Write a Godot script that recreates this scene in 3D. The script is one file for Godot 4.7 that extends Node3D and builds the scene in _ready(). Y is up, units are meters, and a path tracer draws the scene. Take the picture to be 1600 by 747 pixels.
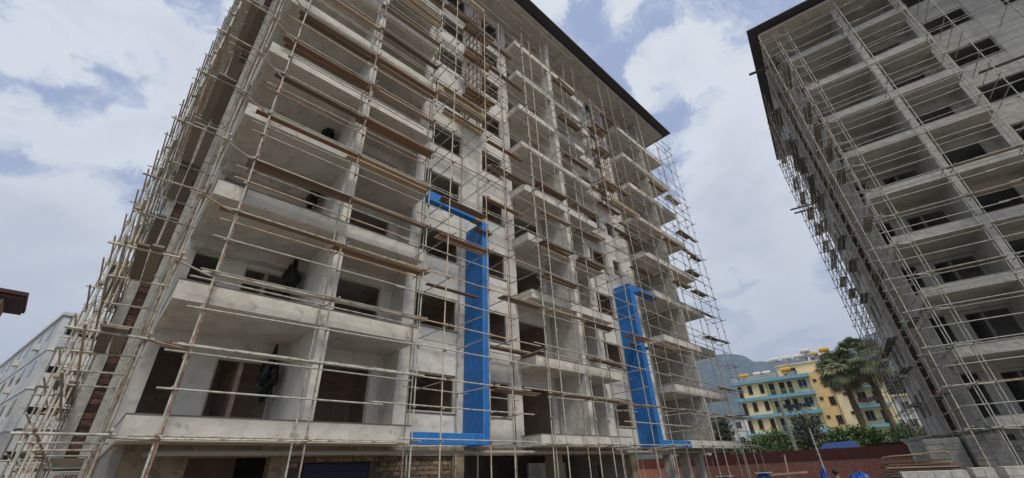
extends Node3D
# ------------------------------------------------------------------ helpers
var rng := RandomNumberGenerator.new()
var M := {}
var unit_box: ArrayMesh
var unit_tube: ArrayMesh
var used := {}
var F2 := Transform3D(Basis(Vector3.UP, deg_to_rad(-78.8)), Vector3.ZERO)   # the street grid of the second block
const CAM := Vector3(0, 1.6, 0)
const CR := Vector3(0.7293, -0.04027, 0.68301)
const CU := Vector3(-0.31343, 0.8677, 0.38583)
const CF := Vector3(0.60818, 0.49546, -0.62019)

func rr(a: float, b: float) -> float:
	return rng.randf_range(a, b)

func pixel_dir(px: float, py: float) -> Vector3:
	return ((px - 800.0) * CR - (py - 373.5) * CU + 644.7 * CF).normalized()

func numbered(called: String) -> String:
	if not used.has(called):
		used[called] = 0
		return called
	used[called] += 1
	return "%s_%03d" % [called, used[called]]

func thing(called: String, label: String, category: String, xf := Transform3D.IDENTITY, group := "") -> Node3D:
	var o := Node3D.new()
	o.name = numbered(called)
	add_child(o)
	o.transform = xf
	o.set_meta("label", label)
	o.set_meta("category", category)
	if group != "":
		o.set_meta("group", group)
	return o

func put(parent: Node, called: String, mesh: Mesh, mat: Material, xf := Transform3D.IDENTITY) -> MeshInstance3D:
	var o := MeshInstance3D.new()
	o.mesh = mesh
	o.material_override = mat
	o.transform = xf
	if parent == self:
		o.name = numbered(called)
		add_child(o)
	else:
		o.name = called
		parent.add_child(o, true)
	return o

func begin() -> SurfaceTool:
	var st := SurfaceTool.new()
	st.begin(Mesh.PRIMITIVE_TRIANGLES)
	return st

func tri(st: SurfaceTool, a: Vector3, b: Vector3, c: Vector3, na: Vector3, nb: Vector3, nc: Vector3) -> void:
	if (b - a).cross(c - a).dot(na + nb + nc) > 0.0:
		st.set_normal(na); st.add_vertex(a)
		st.set_normal(nc); st.add_vertex(c)
		st.set_normal(nb); st.add_vertex(b)
	else:
		st.set_normal(na); st.add_vertex(a)
		st.set_normal(nb); st.add_vertex(b)
		st.set_normal(nc); st.add_vertex(c)

func quad(st: SurfaceTool, a: Vector3, b: Vector3, c: Vector3, d: Vector3, n := Vector3.ZERO) -> void:
	var m := n
	if m == Vector3.ZERO:
		m = (b - a).cross(c - a).normalized()
	tri(st, a, b, c, m, m, m)
	tri(st, a, c, d, m, m, m)

func sbox(st: SurfaceTool, a: Vector3, b: Vector3) -> void:
	quad(st, Vector3(a.x, a.y, b.z), Vector3(b.x, a.y, b.z), Vector3(b.x, b.y, b.z), Vector3(a.x, b.y, b.z), Vector3.BACK)
	quad(st, Vector3(a.x, a.y, a.z), Vector3(b.x, a.y, a.z), Vector3(b.x, b.y, a.z), Vector3(a.x, b.y, a.z), Vector3.FORWARD)
	quad(st, Vector3(a.x, a.y, a.z), Vector3(a.x, a.y, b.z), Vector3(a.x, b.y, b.z), Vector3(a.x, b.y, a.z), Vector3.LEFT)
	quad(st, Vector3(b.x, a.y, a.z), Vector3(b.x, a.y, b.z), Vector3(b.x, b.y, b.z), Vector3(b.x, b.y, a.z), Vector3.RIGHT)
	quad(st, Vector3(a.x, b.y, a.z), Vector3(b.x, b.y, a.z), Vector3(b.x, b.y, b.z), Vector3(a.x, b.y, b.z), Vector3.UP)
	quad(st, Vector3(a.x, a.y, a.z), Vector3(b.x, a.y, a.z), Vector3(b.x, a.y, b.z), Vector3(a.x, a.y, b.z), Vector3.DOWN)

func stube(st: SurfaceTool, pts: Array, r0: float, r1 := -1.0, sides := 8) -> void:
	if r1 < 0.0:
		r1 = r0
	var rings := []
	var n := pts.size()
	for i in n:
		var p: Vector3 = pts[i]
		var d: Vector3 = (pts[mini(i + 1, n - 1)] - pts[maxi(i - 1, 0)]).normalized()
		var s := d.cross(Vector3.UP if absf(d.y) < 0.9 else Vector3.RIGHT).normalized()
		var t := s.cross(d).normalized()
		var r := lerpf(r0, r1, float(i) / maxf(1.0, n - 1))
		var ring := []
		for k in sides:
			var a := TAU * k / sides
			var nn := s * cos(a) + t * sin(a)
			ring.append([p + nn * r, nn])
		rings.append(ring)
	for i in n - 1:
		for k in sides:
			var a = rings[i][k]
			var b = rings[i][(k + 1) % sides]
			var c = rings[i + 1][(k + 1) % sides]
			var d = rings[i + 1][k]
			tri(st, a[0], b[0], c[0], a[1], b[1], c[1])
			tri(st, a[0], c[0], d[0], a[1], c[1], d[1])
	for e in [0, n - 1]:
		var q: Vector3 = (pts[1] - pts[0]) if e == 0 else (pts[n - 2] - pts[n - 1])
		var nn := -q.normalized()
		for k in range(1, sides - 1):
			tri(st, rings[e][0][0], rings[e][k][0], rings[e][k + 1][0], nn, nn, nn)

# box by limits: front face at zf, going back by d
func bx(p: Node, called: String, m: Material, x0: float, x1: float, y0: float, y1: float, zf: float, d: float) -> MeshInstance3D:
	var b := Basis.from_scale(Vector3(x1 - x0, y1 - y0, d))
	return put(p, called, unit_box, m, Transform3D(b, Vector3((x0 + x1) / 2.0, (y0 + y1) / 2.0, zf - d / 2.0)))

func tube(p: Node, called: String, m: Material, a: Vector3, b: Vector3, r: float) -> MeshInstance3D:
	var y := (b - a)
	var l := y.length()
	y /= l
	var x := y.cross(Vector3.FORWARD if absf(y.z) < 0.9 else Vector3.UP).normalized()
	var z := x.cross(y)
	return put(p, called, unit_tube, m, Transform3D(Basis(x * r, y * l, z * r), (a + b) / 2.0))

# wall in the xy plane with openings [x0, x1, y0, y1] sorted by x
func wall(p: Node, called: String, m: Material, x0: float, x1: float, y0: float, y1: float, zf: float, d: float, ops: Array) -> MeshInstance3D:
	var st := begin()
	var x := x0
	for o in ops:
		if o[0] > x:
			sbox(st, Vector3(x, y0, zf - d), Vector3(o[0], y1, zf))
		if o[2] > y0:
			sbox(st, Vector3(o[0], y0, zf - d), Vector3(o[1], o[2], zf))
		if o[3] < y1:
			sbox(st, Vector3(o[0], o[3], zf - d), Vector3(o[1], y1, zf))
		x = o[1]
	if x < x1:
		sbox(st, Vector3(x, y0, zf - d), Vector3(x1, y1, zf))
	return put(p, called, st.commit(), m)

# the same in the zy plane: outer face at x0, thickness d, openings [z0, z1, y0, y1] sorted by rising z
func wallx(p: Node, called: String, m: Material, z0: float, z1: float, y0: float, y1: float, x0: float, d: float, ops: Array) -> MeshInstance3D:
	var st := begin()
	var z := z0
	for o in ops:
		if o[0] > z:
			sbox(st, Vector3(x0, y0, z), Vector3(x0 + d, y1, o[0]))
		if o[2] > y0:
			sbox(st, Vector3(x0, y0, o[0]), Vector3(x0 + d, o[2], o[1]))
		if o[3] < y1:
			sbox(st, Vector3(x0, o[3], o[0]), Vector3(x0 + d, y1, o[1]))
		z = o[1]
	if z < z1:
		sbox(st, Vector3(x0, y0, z), Vector3(x0 + d, y1, z1))
	return put(p, called, st.commit(), m)

# thin frame round an opening on a wall face
func frame(p: Node, called: String, m: Material, x0: float, x1: float, y0: float, y1: float, zf: float, d: float, w: float) -> MeshInstance3D:
	var st := begin()
	sbox(st, Vector3(x0, y0, zf - d), Vector3(x0 + w, y1, zf))
	sbox(st, Vector3(x1 - w, y0, zf - d), Vector3(x1, y1, zf))
	sbox(st, Vector3(x0 + w, y1 - w, zf - d), Vector3(x1 - w, y1, zf))
	sbox(st, Vector3(x0 + w, y0, zf - d), Vector3(x1 - w, y0 + w, zf))
	return put(p, called, st.commit(), m)

# ------------------------------------------------------------------ materials
func noise_img(sz: int, seed_: int, freq: float, oct: int) -> Image:
	var n := FastNoiseLite.new()
	n.seed = seed_
	n.noise_type = FastNoiseLite.TYPE_SIMPLEX_SMOOTH
	n.frequency = freq
	n.fractal_octaves = oct
	n.fractal_gain = 0.55
	return n.get_seamless_image(sz, sz)

# base colour with broad patches, stains and fine grain; colours are sRGB
func patch_tex(seed_: int, base: Color, patch: Color, stain: Color, patch_lo := 0.45, patch_hi := 0.75, stain_lo := 0.62, stain_hi := 0.8, grain := 0.05, sz := 512) -> ImageTexture:
	var a := noise_img(sz, seed_, 0.012, 5)
	var b := noise_img(sz, seed_ + 7, 0.02, 6)
	var c := noise_img(sz, seed_ + 13, 0.25, 3)
	var img := Image.create(sz, sz, true, Image.FORMAT_RGB8)
	for y in sz:
		for x in sz:
			var v := a.get_pixel(x, y).r
			var s := b.get_pixel(x, y).r
			var g := (c.get_pixel(x, y).r - 0.5) * 2.0 * grain
			var col := base.lerp(patch, smoothstep(patch_lo, patch_hi, v))
			col = col.lerp(stain, smoothstep(stain_lo, stain_hi, s))
			img.set_pixel(x, y, Color(col.r + g, col.g + g, col.b + g))
	img.generate_mipmaps()
	return ImageTexture.create_from_image(img)

func normal_tex(seed_: int, freq: float, strength: float) -> ImageTexture:
	var i := noise_img(256, seed_, freq, 5)
	i.convert(Image.FORMAT_RGBA8)
	i.bump_map_to_normal_map(strength)
	i.generate_mipmaps()
	return ImageTexture.create_from_image(i)

func tri_mat(tex: Texture2D, scale_: Vector3, rough := 0.9, world := true, ntex: Texture2D = null, nscale := 0.5) -> StandardMaterial3D:
	var m := StandardMaterial3D.new()
	m.albedo_texture = tex
	m.uv1_triplanar = true
	m.uv1_world_triplanar = world
	m.uv1_scale = scale_
	m.roughness = rough
	if ntex:
		m.normal_enabled = true
		m.normal_texture = ntex
		m.normal_scale = nscale
	return m

func flat(c: Color, rough := 0.8, metal := 0.0) -> StandardMaterial3D:
	var m := StandardMaterial3D.new()
	m.albedo_color = c
	m.roughness = rough
	m.metallic = metal
	return m

func tinted(src: StandardMaterial3D, c: Color) -> StandardMaterial3D:
	var m: StandardMaterial3D = src.duplicate()
	m.albedo_color = c
	return m

func make_materials() -> void:
	var nt := normal_tex(3, 0.05, 6.0)
	var pl := patch_tex(11, Color(0.82, 0.815, 0.795), Color(0.79, 0.785, 0.76), Color(0.72, 0.71, 0.675), 0.42, 0.75, 0.6, 0.9, 0.015)
	M.plaster = tri_mat(pl, Vector3.ONE * 0.13, 0.92, true, nt, 0.15)
	var rc := patch_tex(21, Color(0.68, 0.675, 0.65), Color(0.62, 0.615, 0.595), Color(0.75, 0.745, 0.71), 0.4, 0.65, 0.58, 0.78, 0.025)
	M.render_grey = tri_mat(rc, Vector3.ONE * 0.3, 0.92, true, nt, 0.2)
	var sl := patch_tex(31, Color(0.77, 0.76, 0.735), Color(0.73, 0.72, 0.69), Color(0.66, 0.65, 0.61), 0.4, 0.75, 0.66, 0.9, 0.015)
	M.concrete = tri_mat(sl, Vector3.ONE * 0.15, 0.92, true, nt, 0.2)
	M.parapet = tri_mat(patch_tex(41, Color(0.80, 0.795, 0.765), Color(0.76, 0.75, 0.715), Color(0.67, 0.66, 0.61), 0.42, 0.75, 0.62, 0.86, 0.015), Vector3.ONE * 0.2, 0.92, true, nt, 0.15)
	M.raw = tri_mat(patch_tex(51, Color(0.73, 0.725, 0.70), Color(0.68, 0.68, 0.66), Color(0.78, 0.775, 0.745), 0.4, 0.7, 0.6, 0.85, 0.02), Vector3.ONE * 0.16, 0.93, true, nt, 0.3)
	M.inside = tri_mat(patch_tex(61, Color(0.74, 0.66, 0.60), Color(0.69, 0.615, 0.56), Color(0.77, 0.71, 0.66), 0.4, 0.7, 0.62, 0.8, 0.03, 256), Vector3.ONE * 0.3, 0.95)
	M.inside_grey = tri_mat(patch_tex(66, Color(0.62, 0.61, 0.59), Color(0.57, 0.56, 0.54), Color(0.67, 0.65, 0.63), 0.4, 0.7, 0.62, 0.8, 0.03, 256), Vector3.ONE * 0.3, 0.95)
	M.coping = flat(Color(0.40, 0.40, 0.385), 0.8)
	M.trim = flat(Color(0.70, 0.69, 0.66), 0.8)
	M.pvc = flat(Color(0.62, 0.62, 0.60), 0.55)
	M.dark_metal = flat(Color(0.25, 0.24, 0.245), 0.6)
	M.gutter = flat(Color(0.55, 0.56, 0.56), 0.5, 0.3)
	var br := patch_tex(71, Color(0.36, 0.265, 0.225), Color(0.28, 0.215, 0.19), Color(0.46, 0.38, 0.33), 0.4, 0.7, 0.6, 0.8, 0.06, 256)
	M.brick = tri_mat(br, Vector3.ONE * 1.2, 0.95)
	M.brick_b = tinted(M.brick, Color(0.72, 0.72, 0.74))
	M.mortar = flat(Color(0.30, 0.28, 0.26), 0.95)
	var st_ := patch_tex(75, Color(0.50, 0.46, 0.40), Color(0.42, 0.37, 0.31), Color(0.58, 0.53, 0.47), 0.4, 0.7, 0.6, 0.8, 0.06, 256)
	M.stone_a = tri_mat(st_, Vector3.ONE * 0.9, 0.95)
	M.stone_b = tinted(M.stone_a, Color(0.82, 0.80, 0.78))
	M.stone_c = tinted(M.stone_a, Color(0.97, 0.90, 0.83))
	M.tan = tri_mat(patch_tex(79, Color(0.55, 0.51, 0.43), Color(0.49, 0.45, 0.37), Color(0.44, 0.41, 0.35), 0.4, 0.7, 0.6, 0.8, 0.03, 256), Vector3.ONE * 0.4, 0.9)
	# tubes
	var tb := patch_tex(81, Color(0.77, 0.74, 0.68), Color(0.69, 0.65, 0.58), Color(0.55, 0.45, 0.37), 0.42, 0.65, 0.6, 0.75, 0.05, 256)
	M.pipe_a = tri_mat(tb, Vector3(0.9, 0.9, 0.9), 0.6)
	M.pipe_b = tinted(M.pipe_a, Color(0.80, 0.80, 0.80))
	M.pipe_c = tinted(M.pipe_a, Color(1.0, 0.93, 0.87))
	M.pipe_red = tri_mat(patch_tex(83, Color(0.62, 0.47, 0.40), Color(0.54, 0.39, 0.33), Color(0.68, 0.62, 0.55), 0.42, 0.6, 0.55, 0.66, 0.05, 256), Vector3.ONE * 0.9, 0.7)
	M.pipe_grey = tri_mat(patch_tex(85, Color(0.70, 0.71, 0.68), Color(0.62, 0.63, 0.60), Color(0.52, 0.47, 0.41), 0.42, 0.65, 0.6, 0.75, 0.05, 256), Vector3.ONE * 0.9, 0.55, true)
	M.steel_red = tri_mat(patch_tex(87, Color(0.42, 0.22, 0.17), Color(0.34, 0.18, 0.14), Color(0.50, 0.33, 0.26), 0.42, 0.6, 0.55, 0.66, 0.05, 256), Vector3.ONE, 0.75)
	# timber, grain along local x
	var wd := noise_img(256, 91, 0.03, 5)
	var wi := Image.create(256, 256, true, Image.FORMAT_RGB8)
	for y in 256:
		for x in 256:
			var v := wd.get_pixel(x, y).r
			wi.set_pixel(x, y, Color(0.60, 0.545, 0.475).lerp(Color(0.47, 0.42, 0.365), smoothstep(0.35, 0.7, v)))
	wi.generate_mipmaps()
	var wt := ImageTexture.create_from_image(wi)
	M.wood = []
	for c in [Color(1, 1, 1), Color(0.86, 0.84, 0.82), Color(1.22, 1.2, 1.16), Color(0.92, 0.80, 0.72), Color(0.74, 0.72, 0.72), Color(0.80, 0.84, 0.88), Color(0.92, 0.98, 1.04)]:
		var m := tri_mat(wt, Vector3(0.15, 3.0, 3.0), 0.9, false)
		m.albedo_color = c
		M.wood.append(m)
	M.wood_new = tri_mat(patch_tex(95, Color(0.64, 0.58, 0.48), Color(0.58, 0.52, 0.43), Color(0.50, 0.45, 0.37), 0.4, 0.7, 0.6, 0.8, 0.03, 256), Vector3(0.6, 2.0, 2.0), 0.85)
	M.steel_deck = tri_mat(patch_tex(97, Color(0.70, 0.70, 0.67), Color(0.62, 0.62, 0.58), Color(0.50, 0.46, 0.40), 0.4, 0.7, 0.6, 0.8, 0.03, 256), Vector3.ONE * 0.6, 0.5)
	# blue foam boards with small dark print
	var bi := Image.create(256, 256, true, Image.FORMAT_RGB8)
	var bn := noise_img(256, 99, 0.02, 5)
	for y in 256:
		for x in 256:
			bi.set_pixel(x, y, Color(0.16, 0.47, 0.77).lerp(Color(0.14, 0.43, 0.73), smoothstep(0.35, 0.65, bn.get_pixel(x, y).r)))
	rng.seed = 5
	for k in 2:
		var ox := 40 + k * 120
		var oy := 50 + k * 110
		for i in 12:
			var w := rng.randi_range(3, 6)
			bi.fill_rect(Rect2i(ox + rng.randi_range(0, 6), oy + i * 4, w, rng.randi_range(2, 3)), Color(0.06, 0.17, 0.36))
	bi.generate_mipmaps()
	M.blue = tri_mat(ImageTexture.create_from_image(bi), Vector3.ONE * 0.8, 0.55)
	M.blue_edge = flat(Color(0.40, 0.62, 0.84), 0.6)
	M.tarp = flat(Color(0.05, 0.29, 0.62), 0.5)
	M.navy = flat(Color(0.06, 0.085, 0.19), 0.6)
	M.black_bag = flat(Color(0.035, 0.037, 0.042), 0.35)
	M.white_sheet = flat(Color(0.75, 0.75, 0.73), 0.7)
	var blk := patch_tex(101, Color(0.60, 0.60, 0.585), Color(0.53, 0.53, 0.52), Color(0.66, 0.66, 0.64), 0.4, 0.7, 0.6, 0.8, 0.03, 256)
	M.block_a = tri_mat(blk, Vector3.ONE * 0.7, 0.95)
	M.block_b = tinted(M.block_a, Color(0.86, 0.86, 0.87))
	M.block_w = tinted(M.block_a, Color(1.22, 1.22, 1.2))
	M.red_wall = tri_mat(patch_tex(105, Color(0.79, 0.53, 0.46), Color(0.74, 0.49, 0.42), Color(0.82, 0.63, 0.56), 0.4, 0.7, 0.6, 0.75, 0.03), Vector3.ONE * 0.35, 0.85)
	M.red_sheet = flat(Color(0.48, 0.26, 0.225), 0.7)
	M.yellow = tri_mat(patch_tex(111, Color(0.92, 0.86, 0.69), Color(0.89, 0.83, 0.66), Color(0.85, 0.79, 0.63), 0.4, 0.7, 0.62, 0.8, 0.02, 256), Vector3.ONE * 0.15, 0.9)
	M.yellow_deep = tri_mat(patch_tex(113, Color(0.88, 0.77, 0.55), Color(0.85, 0.74, 0.52), Color(0.81, 0.71, 0.50), 0.4, 0.7, 0.62, 0.8, 0.02, 256), Vector3.ONE * 0.15, 0.9)
	M.sky_blue = flat(Color(0.46, 0.67, 0.74), 0.8)
	M.rail_green = flat(Color(0.55, 0.66, 0.58), 0.6)
	M.glass = flat(Color(0.10, 0.115, 0.125), 0.12)
	M.white_paint = tri_mat(patch_tex(117, Color(0.82, 0.83, 0.83), Color(0.78, 0.79, 0.80), Color(0.70, 0.71, 0.72), 0.4, 0.7, 0.62, 0.8, 0.02, 256), Vector3.ONE * 0.1, 0.85)
	M.pale_blue = tri_mat(patch_tex(119, Color(0.76, 0.785, 0.795), Color(0.72, 0.75, 0.765), Color(0.65, 0.68, 0.70), 0.4, 0.7, 0.62, 0.8, 0.02, 256), Vector3.ONE * 0.1, 0.85)
	M.cream = flat(Color(0.76, 0.72, 0.62), 0.9)
	M.rust_roof = flat(Color(0.24, 0.135, 0.115), 0.8)
	M.salmon = flat(Color(0.66, 0.52, 0.42), 0.9)
	M.tank_yellow = flat(Color(0.82, 0.62, 0.20), 0.5)
	M.tank_white = flat(Color(0.80, 0.80, 0.78), 0.4)
	M.panel = flat(Color(0.42, 0.45, 0.47), 0.2)
	M.ground = tri_mat(patch_tex(121, Color(0.53, 0.49, 0.43), Color(0.46, 0.42, 0.37), Color(0.60, 0.56, 0.50), 0.4, 0.7, 0.6, 0.8, 0.06), Vector3.ONE * 0.12, 0.97)
	M.bark = tri_mat(patch_tex(125, Color(0.42, 0.35, 0.28), Color(0.33, 0.27, 0.21), Color(0.50, 0.43, 0.35), 0.4, 0.7, 0.6, 0.8, 0.08, 256), Vector3.ONE * 1.5, 0.95)
	M.hill = tri_mat(patch_tex(127, Color(0.27, 0.30, 0.23), Color(0.22, 0.26, 0.19), Color(0.40, 0.38, 0.33), 0.4, 0.6, 0.58, 0.75, 0.05), Vector3.ONE * 0.0012, 1.0)
	var lf := StandardMaterial3D.new()
	lf.vertex_color_use_as_albedo = true
	lf.roughness = 0.6
	lf.cull_mode = BaseMaterial3D.CULL_DISABLED
	M.leaf = lf
	var sk := StandardMaterial3D.new()
	sk.vertex_color_use_as_albedo = true
	sk.roughness = 0.8
	M.cloth = sk

# ------------------------------------------------------------------ sky
func make_sky() -> Sky:
	var W := 2048
	var H := 1024
	var n1 := FastNoiseLite.new()
	n1.seed = 4
	n1.noise_type = FastNoiseLite.TYPE_SIMPLEX_SMOOTH
	n1.frequency = 3.6
	n1.fractal_octaves = 6
	n1.fractal_gain = 0.56
	n1.domain_warp_enabled = true
	n1.domain_warp_amplitude = 0.25
	n1.domain_warp_frequency = 1.6
	var n2 := FastNoiseLite.new()
	n2.seed = 29
	n2.noise_type = FastNoiseLite.TYPE_SIMPLEX_SMOOTH
	n2.frequency = 0.55
	n2.fractal_octaves = 3
	# where the photograph shows gaps (direction, width, strength)
	var gaps := []
	for g in [[230, 270, 0.10, 0.30], [130, 120, 0.08, 0.22], [40, 260, 0.07, 0.2], [970, 170, 0.07, 0.26], [1110, 30, 0.06, 0.2], [900, 20, 0.05, 0.2], [1060, 230, 0.05, 0.2], [330, 80, 0.14, -0.3], [180, 200, 0.05, -0.2], [60, 420, 0.2, -0.35], [1050, 90, 0.07, -0.2], [1130, 330, 0.2, -0.35]]:
		gaps.append([pixel_dir(g[0], g[1]), g[2], g[3]])
	var img := Image.create(W, H, false, Image.FORMAT_RGB8)
	var low := Color(0.84, 0.86, 0.885)
	for y in H:
		var th := PI * (y + 0.5) / H
		var dy := cos(th)
		if dy < -0.02:
			img.fill_rect(Rect2i(0, y, W, H - y), Color(0.62, 0.62, 0.60))
			break
		for x in W:
			var ph := TAU * (x + 0.5) / W
			var d := Vector3(sin(ph) * sin(th), dy, -cos(ph) * sin(th))
			var k := 1.0 / (maxf(dy, 0.0) + 0.22)
			var px := d.x * k
			var pz := d.z * k
			var v := n1.get_noise_2d(px, pz) * 0.85
			var c := n2.get_noise_2d(px + 3.0, pz)
			var cov := 0.29 + v + c * 0.22
			for g in gaps:
				var a: float = d.distance_squared_to(g[0])
				var w: float = g[1]
				if a < 9.0 * w * w:
					cov -= g[2] * exp(-a / (w * w))
			var f := smoothstep(-0.06, 0.36, cov)
			var blue := Color(0.635, 0.695, 0.825).lerp(Color(0.69, 0.74, 0.835), clampf(1.0 - dy * 1.5, 0.0, 1.0))
			var cloud := Color(0.89, 0.91, 0.94).lerp(Color(0.79, 0.815, 0.865), smoothstep(0.3, 0.85, cov - v * 0.6))
			var col := blue.lerp(cloud, f)
			col = col.lerp(low, smoothstep(0.55, 0.12, dy) * 0.85)
			img.set_pixel(x, y, col)
	var pm := PanoramaSkyMaterial.new()
	pm.panorama = ImageTexture.create_from_image(img)
	var s := Sky.new()
	s.sky_material = pm
	return s

# ------------------------------------------------------------------ the two blocks of flats (one design, built twice)
func parapet(p: Node3D, m: Material, x0: float, x1: float, yb: float, top: float, zf: float, left_back: float, right_back: float) -> void:
	var st := begin()
	var t := 0.15
	sbox(st, Vector3(x0, yb, zf - t), Vector3(x1, top, zf))
	sbox(st, Vector3(x0, yb, left_back), Vector3(x0 + t, top, zf - t))
	sbox(st, Vector3(x1 - t, yb, right_back), Vector3(x1, top, zf - t))
	var o := put(p, "balcony_parapet", st.commit(), m)
	var s2 := begin()
	var e := 0.012
	sbox(s2, Vector3(x0 - e, top, zf - t - e), Vector3(x1 + e, top + 0.028, zf + e))
	sbox(s2, Vector3(x0 - e, top, left_back), Vector3(x0 + t + e, top + 0.028, zf - t - e))
	sbox(s2, Vector3(x1 - t - e, top, right_back), Vector3(x1 + e, top + 0.028, zf - t - e))
	put(o, "coping", s2.commit(), M.coping)

func window(p: Node3D, x0: float, x1: float, y0: float, y1: float, zf: float, m: Material) -> void:
	var w := frame(p, "window_frame", m, x0, x1, y0, y1, zf - 0.06, 0.09, 0.05)
	bx(w, "sill", M.coping, x0 - 0.04, x1 + 0.04, y0 - 0.035, y0 - 0.002, zf + 0.035, 0.16)

func door_frame(p: Node3D, x0: float, x1: float, y0: float, y1: float, zf: float, m: Material) -> void:
	var st := begin()
	var w := 0.05
	var d := 0.08
	var z := zf - 0.05
	sbox(st, Vector3(x0, y0, z - d), Vector3(x0 + w, y1, z))
	sbox(st, Vector3(x1 - w, y0, z - d), Vector3(x1, y1, z))
	sbox(st, Vector3(x0 + w, y1 - w, z - d), Vector3(x1 - w, y1, z))
	put(p, "door_frame", st.commit(), m)

func build_block(p: Node3D, mw: Material, mp: Material, ms: Material, mi: Material, mg: Material, left: bool) -> void:
	for n in 9:
		var yb := 2.5 + 3.0 * n
		var yf := yb + 0.2
		var yt := yb + 3.0
		# slabs
		bx(p, "floor_slab", ms, 0.65, 28.2, yb, yf, -13.25, 14.6)
		bx(p, "floor_slab", ms, -0.32, 0.65, yb, yf, -18.15, 5.8)
		bx(p, "balcony_slab", ms, 0.65, 6.91, yb, yf, -12.05, 1.2)
		bx(p, "balcony_slab", ms, 12.9, 18.9, yb, yf, -12.05, 1.2)
		var cs := begin()
		sbox(cs, Vector3(24.75, yb, -13.25), Vector3(31.85, yf, -12.05))
		sbox(cs, Vector3(28.2, yb, -16.0), Vector3(31.85, yf, -13.25))
		put(p, "balcony_slab", cs.commit(), ms)
		parapet(p, mp, 0.5, 7.06, yb, yb + 0.48, -11.9, -15.0, -13.25)
		parapet(p, mp, 12.75, 19.05, yb, yb + 0.40, -11.9, -13.05, -13.05)
		parapet(p, mp, 24.6, 32.0, yb, yb + 0.40, -11.9, -13.05, -16.0)
		# left corner loggia: deep recess, wall with two openings
		wall(p, "loggia_wall", mw, 0.65, 3.93, yf, yt, -15.0, 0.2, [[0.78, 1.42, yf, yt - 0.38], [2.2, 3.86, yf, yt - 0.5]])
		if left:
			door_frame(p, 2.2, 3.86, yf, yt - 0.5, -15.0, M.trim)
		bx(p, "partition_wall", mw, 3.93, 4.2, yf, yt, -11.93, 3.3)
		bx(p, "ceiling_beam", ms, 0.65, 3.93, yt - 0.36, yt, -14.62, 0.38)
		wall(p, "loggia_wall", mw, 4.2, 7.06, yf, yt, -14.05, 0.2, [[4.55, 6.6, yf, yt - 0.42]])
		door_frame(p, 4.55, 6.6, yf, yt - 0.42, -14.05, M.trim)
		# first flush wall with two windows, and its return to the loggia
		wall(p, "facade_wall", mw, 7.06, 12.95, yb, yt, -13.05, 0.2, [[7.55, 9.5, yb + 1.08, yb + 2.4], [10.85, 12.28, yb + 1.06, yb + 2.4]])
		window(p, 7.55, 9.5, yb + 1.08, yb + 2.4, -13.05, M.trim)
		window(p, 10.85, 12.28, yb + 1.06, yb + 2.4, -13.05, M.trim)
		bx(p, "loggia_return", mw, 7.06, 7.26, yf, yt, -13.25, 0.8)
		bx(p, "pilaster", mw, 12.5, 12.94, yb, yt, -13.0, 0.05)
		# middle balconies
		wall(p, "loggia_wall", mw, 12.95, 15.98, yf, yt, -13.5, 0.2, [[13.4, 15.45, yf, yt - 0.5]])
		door_frame(p, 13.4, 15.45, yf, yt - 0.5, -13.5, M.trim)
		bx(p, "partition_wall", mw, 15.98, 16.26, yf, yt, -11.93, 2.1)
		wall(p, "loggia_wall", mw, 16.26, 18.9, yf, yt, -14.0, 0.2, [[16.7, 18.1, yf, yt - 0.5]])
		door_frame(p, 16.7, 18.1, yf, yt - 0.5, -14.0, M.trim)
		# second flush wall
		wall(p, "facade_wall", mw, 18.9, 24.5, yb, yt, -13.05, 0.2, [[19.6, 21.35, yb + 1.0, yb + 2.4], [22.1, 22.9, yb + 1.3, yb + 2.3]])
		window(p, 19.6, 21.35, yb + 1.0, yb + 2.4, -13.05, M.trim)
		window(p, 22.1, 22.9, yb + 1.3, yb + 2.3, -13.05, M.trim)
		bx(p, "loggia_return", mw, 18.9, 19.1, yf, yt, -13.25, 0.75)
		bx(p, "pilaster", mw, 23.7, 24.35, yb, yt, -13.0, 0.05)
		if n >= 4:
			var pb := bx(p, "planter_box", mp, 19.15, 20.75, yb + 0.1, yb + 0.72, -12.42, 0.62)
			bx(pb, "rim", M.coping, 19.13, 20.77, yb + 0.722, yb + 0.75, -12.4, 0.64).transform = pb.transform.affine_inverse() * Transform3D(Basis.from_scale(Vector3(1.64, 0.028, 0.64)), Vector3(19.95, yb + 0.736, -12.72))
		# right loggia and open corner balcony
		wall(p, "loggia_wall", mg, 24.5, 28.2, yf, yt, -14.6, 0.2, [[25.3, 26.9, yf, yt - 0.5]])
		door_frame(p, 25.3, 26.9, yf, yt - 0.5, -14.6, M.trim)
		bx(p, "partition_wall", mg, 28.2, 28.44, yf, yt, -11.95, 4.0)
		bx(p, "end_wall", mg, 28.2, 28.44, yf, yt, -15.95, 12.0)
		# left end: flank wall, projecting bay with a strip of bare brick
		wallx(p, "flank_wall", mw, -18.0, -15.0, yb, yt, 0.5, 0.15, [])
		wall(p, "bay_wall", mg, -0.47, 0.5, yb, yt, -18.0, 0.15, [[-0.21, 0.08, yb, yt]])
		wallx(p, "bay_wall", mg, -24.0, -18.15, yb, yt, -0.47, 0.15, [[-22.6, -21.2, yf + 0.9, yt - 0.5], [-20.2, -19.0, yf + 0.9, yt - 0.5]])
		bx(p, "bay_wall", mg, -0.47, 0.5, yb, yt, -24.0, 0.15)
		wallx(p, "flank_wall", mg, -28.0, -24.15, yb, yt, 0.5, 0.15, [[-26.8, -25.4, yf + 0.9, yt - 0.5]])
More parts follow.
